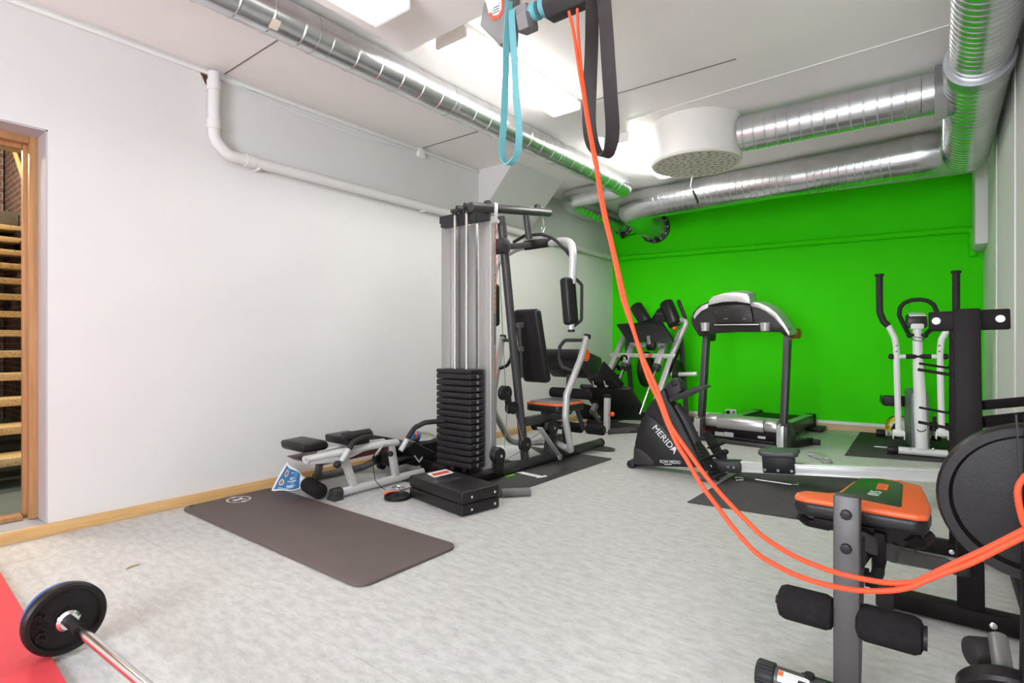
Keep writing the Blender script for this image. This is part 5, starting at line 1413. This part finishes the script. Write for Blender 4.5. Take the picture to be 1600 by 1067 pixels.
solo('red_hook', m, REDPL, 'pair of red plastic hooks hanging left of the teal band', 'hook')

def band(name, pts, w, th, mt, label, tw):
    # flat loop: pts (centre line) list of V with width direction per point
    m = M()
    t = bmesh.new()
    n = len(pts)
    ringv = []
    for i in range(n):
        d = (pts[(i + 1) % n] - pts[i - 1]).normalized()
        wd = V((math.cos(tw[i]), math.sin(tw[i]), 0))
        wd = (wd - d * wd.dot(d)).normalized()
        nn = d.cross(wd)
        ringv.append([t.verts.new(pts[i] + wd * a * w / 2 + nn * b * th / 2) for a, b in ((-1, -1), (1, -1), (1, 1), (-1, 1))])
    for i in range(n):
        A, B = ringv[i], ringv[(i + 1) % n]
        for k in range(4): t.faces.new((A[k], A[(k + 1) % 4], B[(k + 1) % 4], B[k]))
    m._add(t)
    return solo(name, m, mt, label, 'exercise band', 'resistance bands looped over the pull-up bar', sharp=50)

def smooth(pts, n=8):
    out = []
    N = len(pts)
    for i in range(N):
        p0, p1, p2, p3 = pts[i - 1], pts[i], pts[(i + 1) % N], pts[(i + 2) % N]
        for k in range(n):
            s = k / n
            out.append((p1 * 2 + (p2 - p0) * s + (p0 * 2 - p1 * 5 + p2 * 4 - p3) * s * s + (p1 * 3 - p0 - p2 * 3 + p3) * s ** 3) * .5)
    return out
def twist(vals, n=8):
    out = []
    N = len(vals)
    for i in range(N):
        for k in range(n): out.append(vals[i] + (vals[(i + 1) % N] - vals[i]) * k / n)
    return out
tb = [((792, 0), .0), ((791.5, 60), .0), ((790, 120), 0), ((787, 190), 0), ((784.5, 230), .0), ((788, 252), 0), ((797, 256), 0), ((808, 240), 0), ((811, 205), 0), ((806.5, 150), 0), ((803.5, 90), 0), ((800, 30), 0), ((797, -10), 0)]
P = [ub(*p, -.045) for p, _ in tb]
P[-1] = V((P[-1].x, YB_ - .034, zb + .02)); P[0] = V((P[0].x, YB_ - .03, P[0].z))
P.append(V((ub(794, 0).x, YB_, zb + .021)));
tw_t = [1.15, 1.15, 1.1, 1.05, 1.1, 1.25, 1.3, 1.1, .7, .45, .35, .25, .2, .7]
band('exercise_band', smooth(P), .024, .005, TEAL, 'thin teal rubber loop band hanging from pull-up bar', twist(tw_t))
kb = [(926, -6), (924.5, 60), (922, 130), (920.5, 190), (926, 225), (939, 243), (952, 236), (957, 205), (954, 150), (950, 90), (946, 30), (942, -10)]
P = [ub(*p, -.04) for p in kb]
tw_k = [1.0, .75, .45, .45, .75, 1.2, 1.15, .75, .45, .25, .15, .1, .5]
P.append(V((ub(934, 0).x, YB_, zb + .022)))
band('exercise_band', smooth(P), .043, .0055, BANDB, 'wide black rubber loop band hanging from pull-up bar', twist(tw_k))

def cordD(s): return 1.66 - .66 * s
def withs(pts):
    L = [0]
    for a, b in zip(pts, pts[1:]): L.append(L[-1] + math.hypot(b[0] - a[0], b[1] - a[1]))
    return [(p, l / L[-1]) for p, l in zip(pts, L)]
c1 = withs([(902, 14), (903.5, 52), (907.5, 100), (914, 150), (921, 195), (930, 243), (936, 276), (941, 309), (948.5, 345), (957, 381), (965, 416), (976, 464), (987, 505), (996, 535), (1006, 562), (1017, 586), (1025, 604), (1037, 636), (1047.5, 664), (1062.5, 687.5), (1080, 712), (1100, 740), (1125, 770), (1150, 797), (1172, 819), (1192, 838), (1234, 865), (1271, 882), (1307, 894.5), (1341, 903), (1375, 909), (1403, 911), (1431, 908.5), (1450, 900), (1487, 882), (1544, 856), (1600, 828), (1660, 798)])
c2 = withs([(889, 18), (896.5, 52), (903.5, 100), (911, 147), (917.5, 189), (927, 241), (933, 274), (938, 308), (945, 344), (954, 380), (962, 416), (972, 464), (982, 495), (991, 520), (998, 543), (1006, 571), (1016, 598), (1031, 630), (1040, 654), (1049, 675), (1060, 697.5), (1072.5, 717.5), (1082.5, 735), (1097.5, 760), (1120, 790), (1140, 817), (1167, 849), (1189, 869), (1229, 891.7), (1268, 907), (1307, 917), (1347, 922.7), (1389, 922.7), (1420, 918), (1442, 908.6), (1473, 896), (1515, 880.5), (1558, 859), (1600, 838), (1660, 810)])
P1 = [D(*p, cordD(s)) for p, s in c1]
P2 = [D(*p, cordD(s) - .004) for p, s in c2]
def openspline(P, n=8):
    Q = [P[0] * 2 - P[1]] + P + [P[-1] * 2 - P[-2]]
    out = []
    for i in range(1, len(Q) - 2):
        p0, p1, p2, p3 = Q[i - 1:i + 3]
        for k in range(n):
            s = k / n
            out.append((p1 * 2 + (p2 - p0) * s + (p0 * 2 - p1 * 5 + p2 * 4 - p3) * s * s + (p1 * 3 - p0 - p2 * 3 + p3) * s ** 3) * .5)
    return out + [P[-1]]
cd = thing('elastic_cord', 'bright orange braided elastic cord sagging from pull-up bar to right foreground', 'elastic cord', (-.6, 1.3, .6))
def braided(P, r):
    S_ = openspline(P, 14)
    L = [0]
    for a, b in zip(S_, S_[1:]): L.append(L[-1] + (b - a).length)
    n = int(L[-1] / .0026)
    out = []; rr = []; j = 0
    for i in range(n + 1):
        s = L[-1] * i / n
        while j < len(L) - 2 and L[j + 1] < s: j += 1
        t = (s - L[j]) / max(1e-9, L[j + 1] - L[j]); out.append(S_[j].lerp(S_[j + 1], min(1, max(0, t))))
        f_ = i / n
        rr.append((r * (.85 + .25 * f_)) * (1 + (.07 if i % 2 else -.07)))
    m = M(); m.sweep(out, rr, 10); return m
obj('strand', braided(P1, .0054), CORD, cd, sharp=60)
obj('strand', braided(P2, .0054), CORD, cd, sharp=60)
lp_ = [((1660, 795), .97), ((1612, 745), .97), ((1597, 750), .965), ((1590, 768), .965), ((1595, 800), .965), ((1606, 826), .965), ((1640, 850), .98)]
obj('strand', braided([D(*p, cordD(s) - .02) for p, s in lp_], .0054), CORD, cd, sharp=60)

# ================================================================ LIGHT AND LOOK
def area(name, loc, sx, sy, power, colr, rot=(0, 0, 0)):
    l = bpy.data.lights.new(name, 'AREA'); l.shape = 'RECTANGLE'; l.size = sx; l.size_y = sy; l.energy = power; l.color = colr
    o = bpy.data.objects.new(name, l); o.location = loc; o.rotation_euler = rot; col.objects.link(o)
area('added_daylight', ((WX0 + WX1) / 2, YF - .3, (WZ0 + WZ1) / 2), WX1 - WX0, WZ1 - WZ0, 185, (.86, .93, 1), (PI / 2, 0, 0))  # added light through the unseen window, set to brighten the ceiling
area('stairwell_lamp', (-7.4, .5, 4.3), 1.2, .6, 115, (1, .86, .66))
area('stairwell_hall_lamp', (-4.6, .3, 2.38), .8, .4, 28, (1, .86, .66))
w = bpy.data.worlds.new('world')
sc.world = w
w.use_nodes = True
w.node_tree.nodes['Background'].inputs[0].default_value = (.8, .85, 1, 1)
w.node_tree.nodes['Background'].inputs[1].default_value = .05
sc.view_settings.view_transform = 'Standard'
sc.view_settings.look = 'None'
sc.view_settings.gamma = 1
sc.view_settings.use_curve_mapping = False
sc.view_settings.exposure = 0.40
sc.cycles.use_denoising = True
sc.cycles.max_bounces = 10
sc.cycles.diffuse_bounces = 6
sc.cycles.sample_clamp_indirect = 6
for o in list(bpy.data.objects):
    if '_w' in o.keys(): del o['_w']
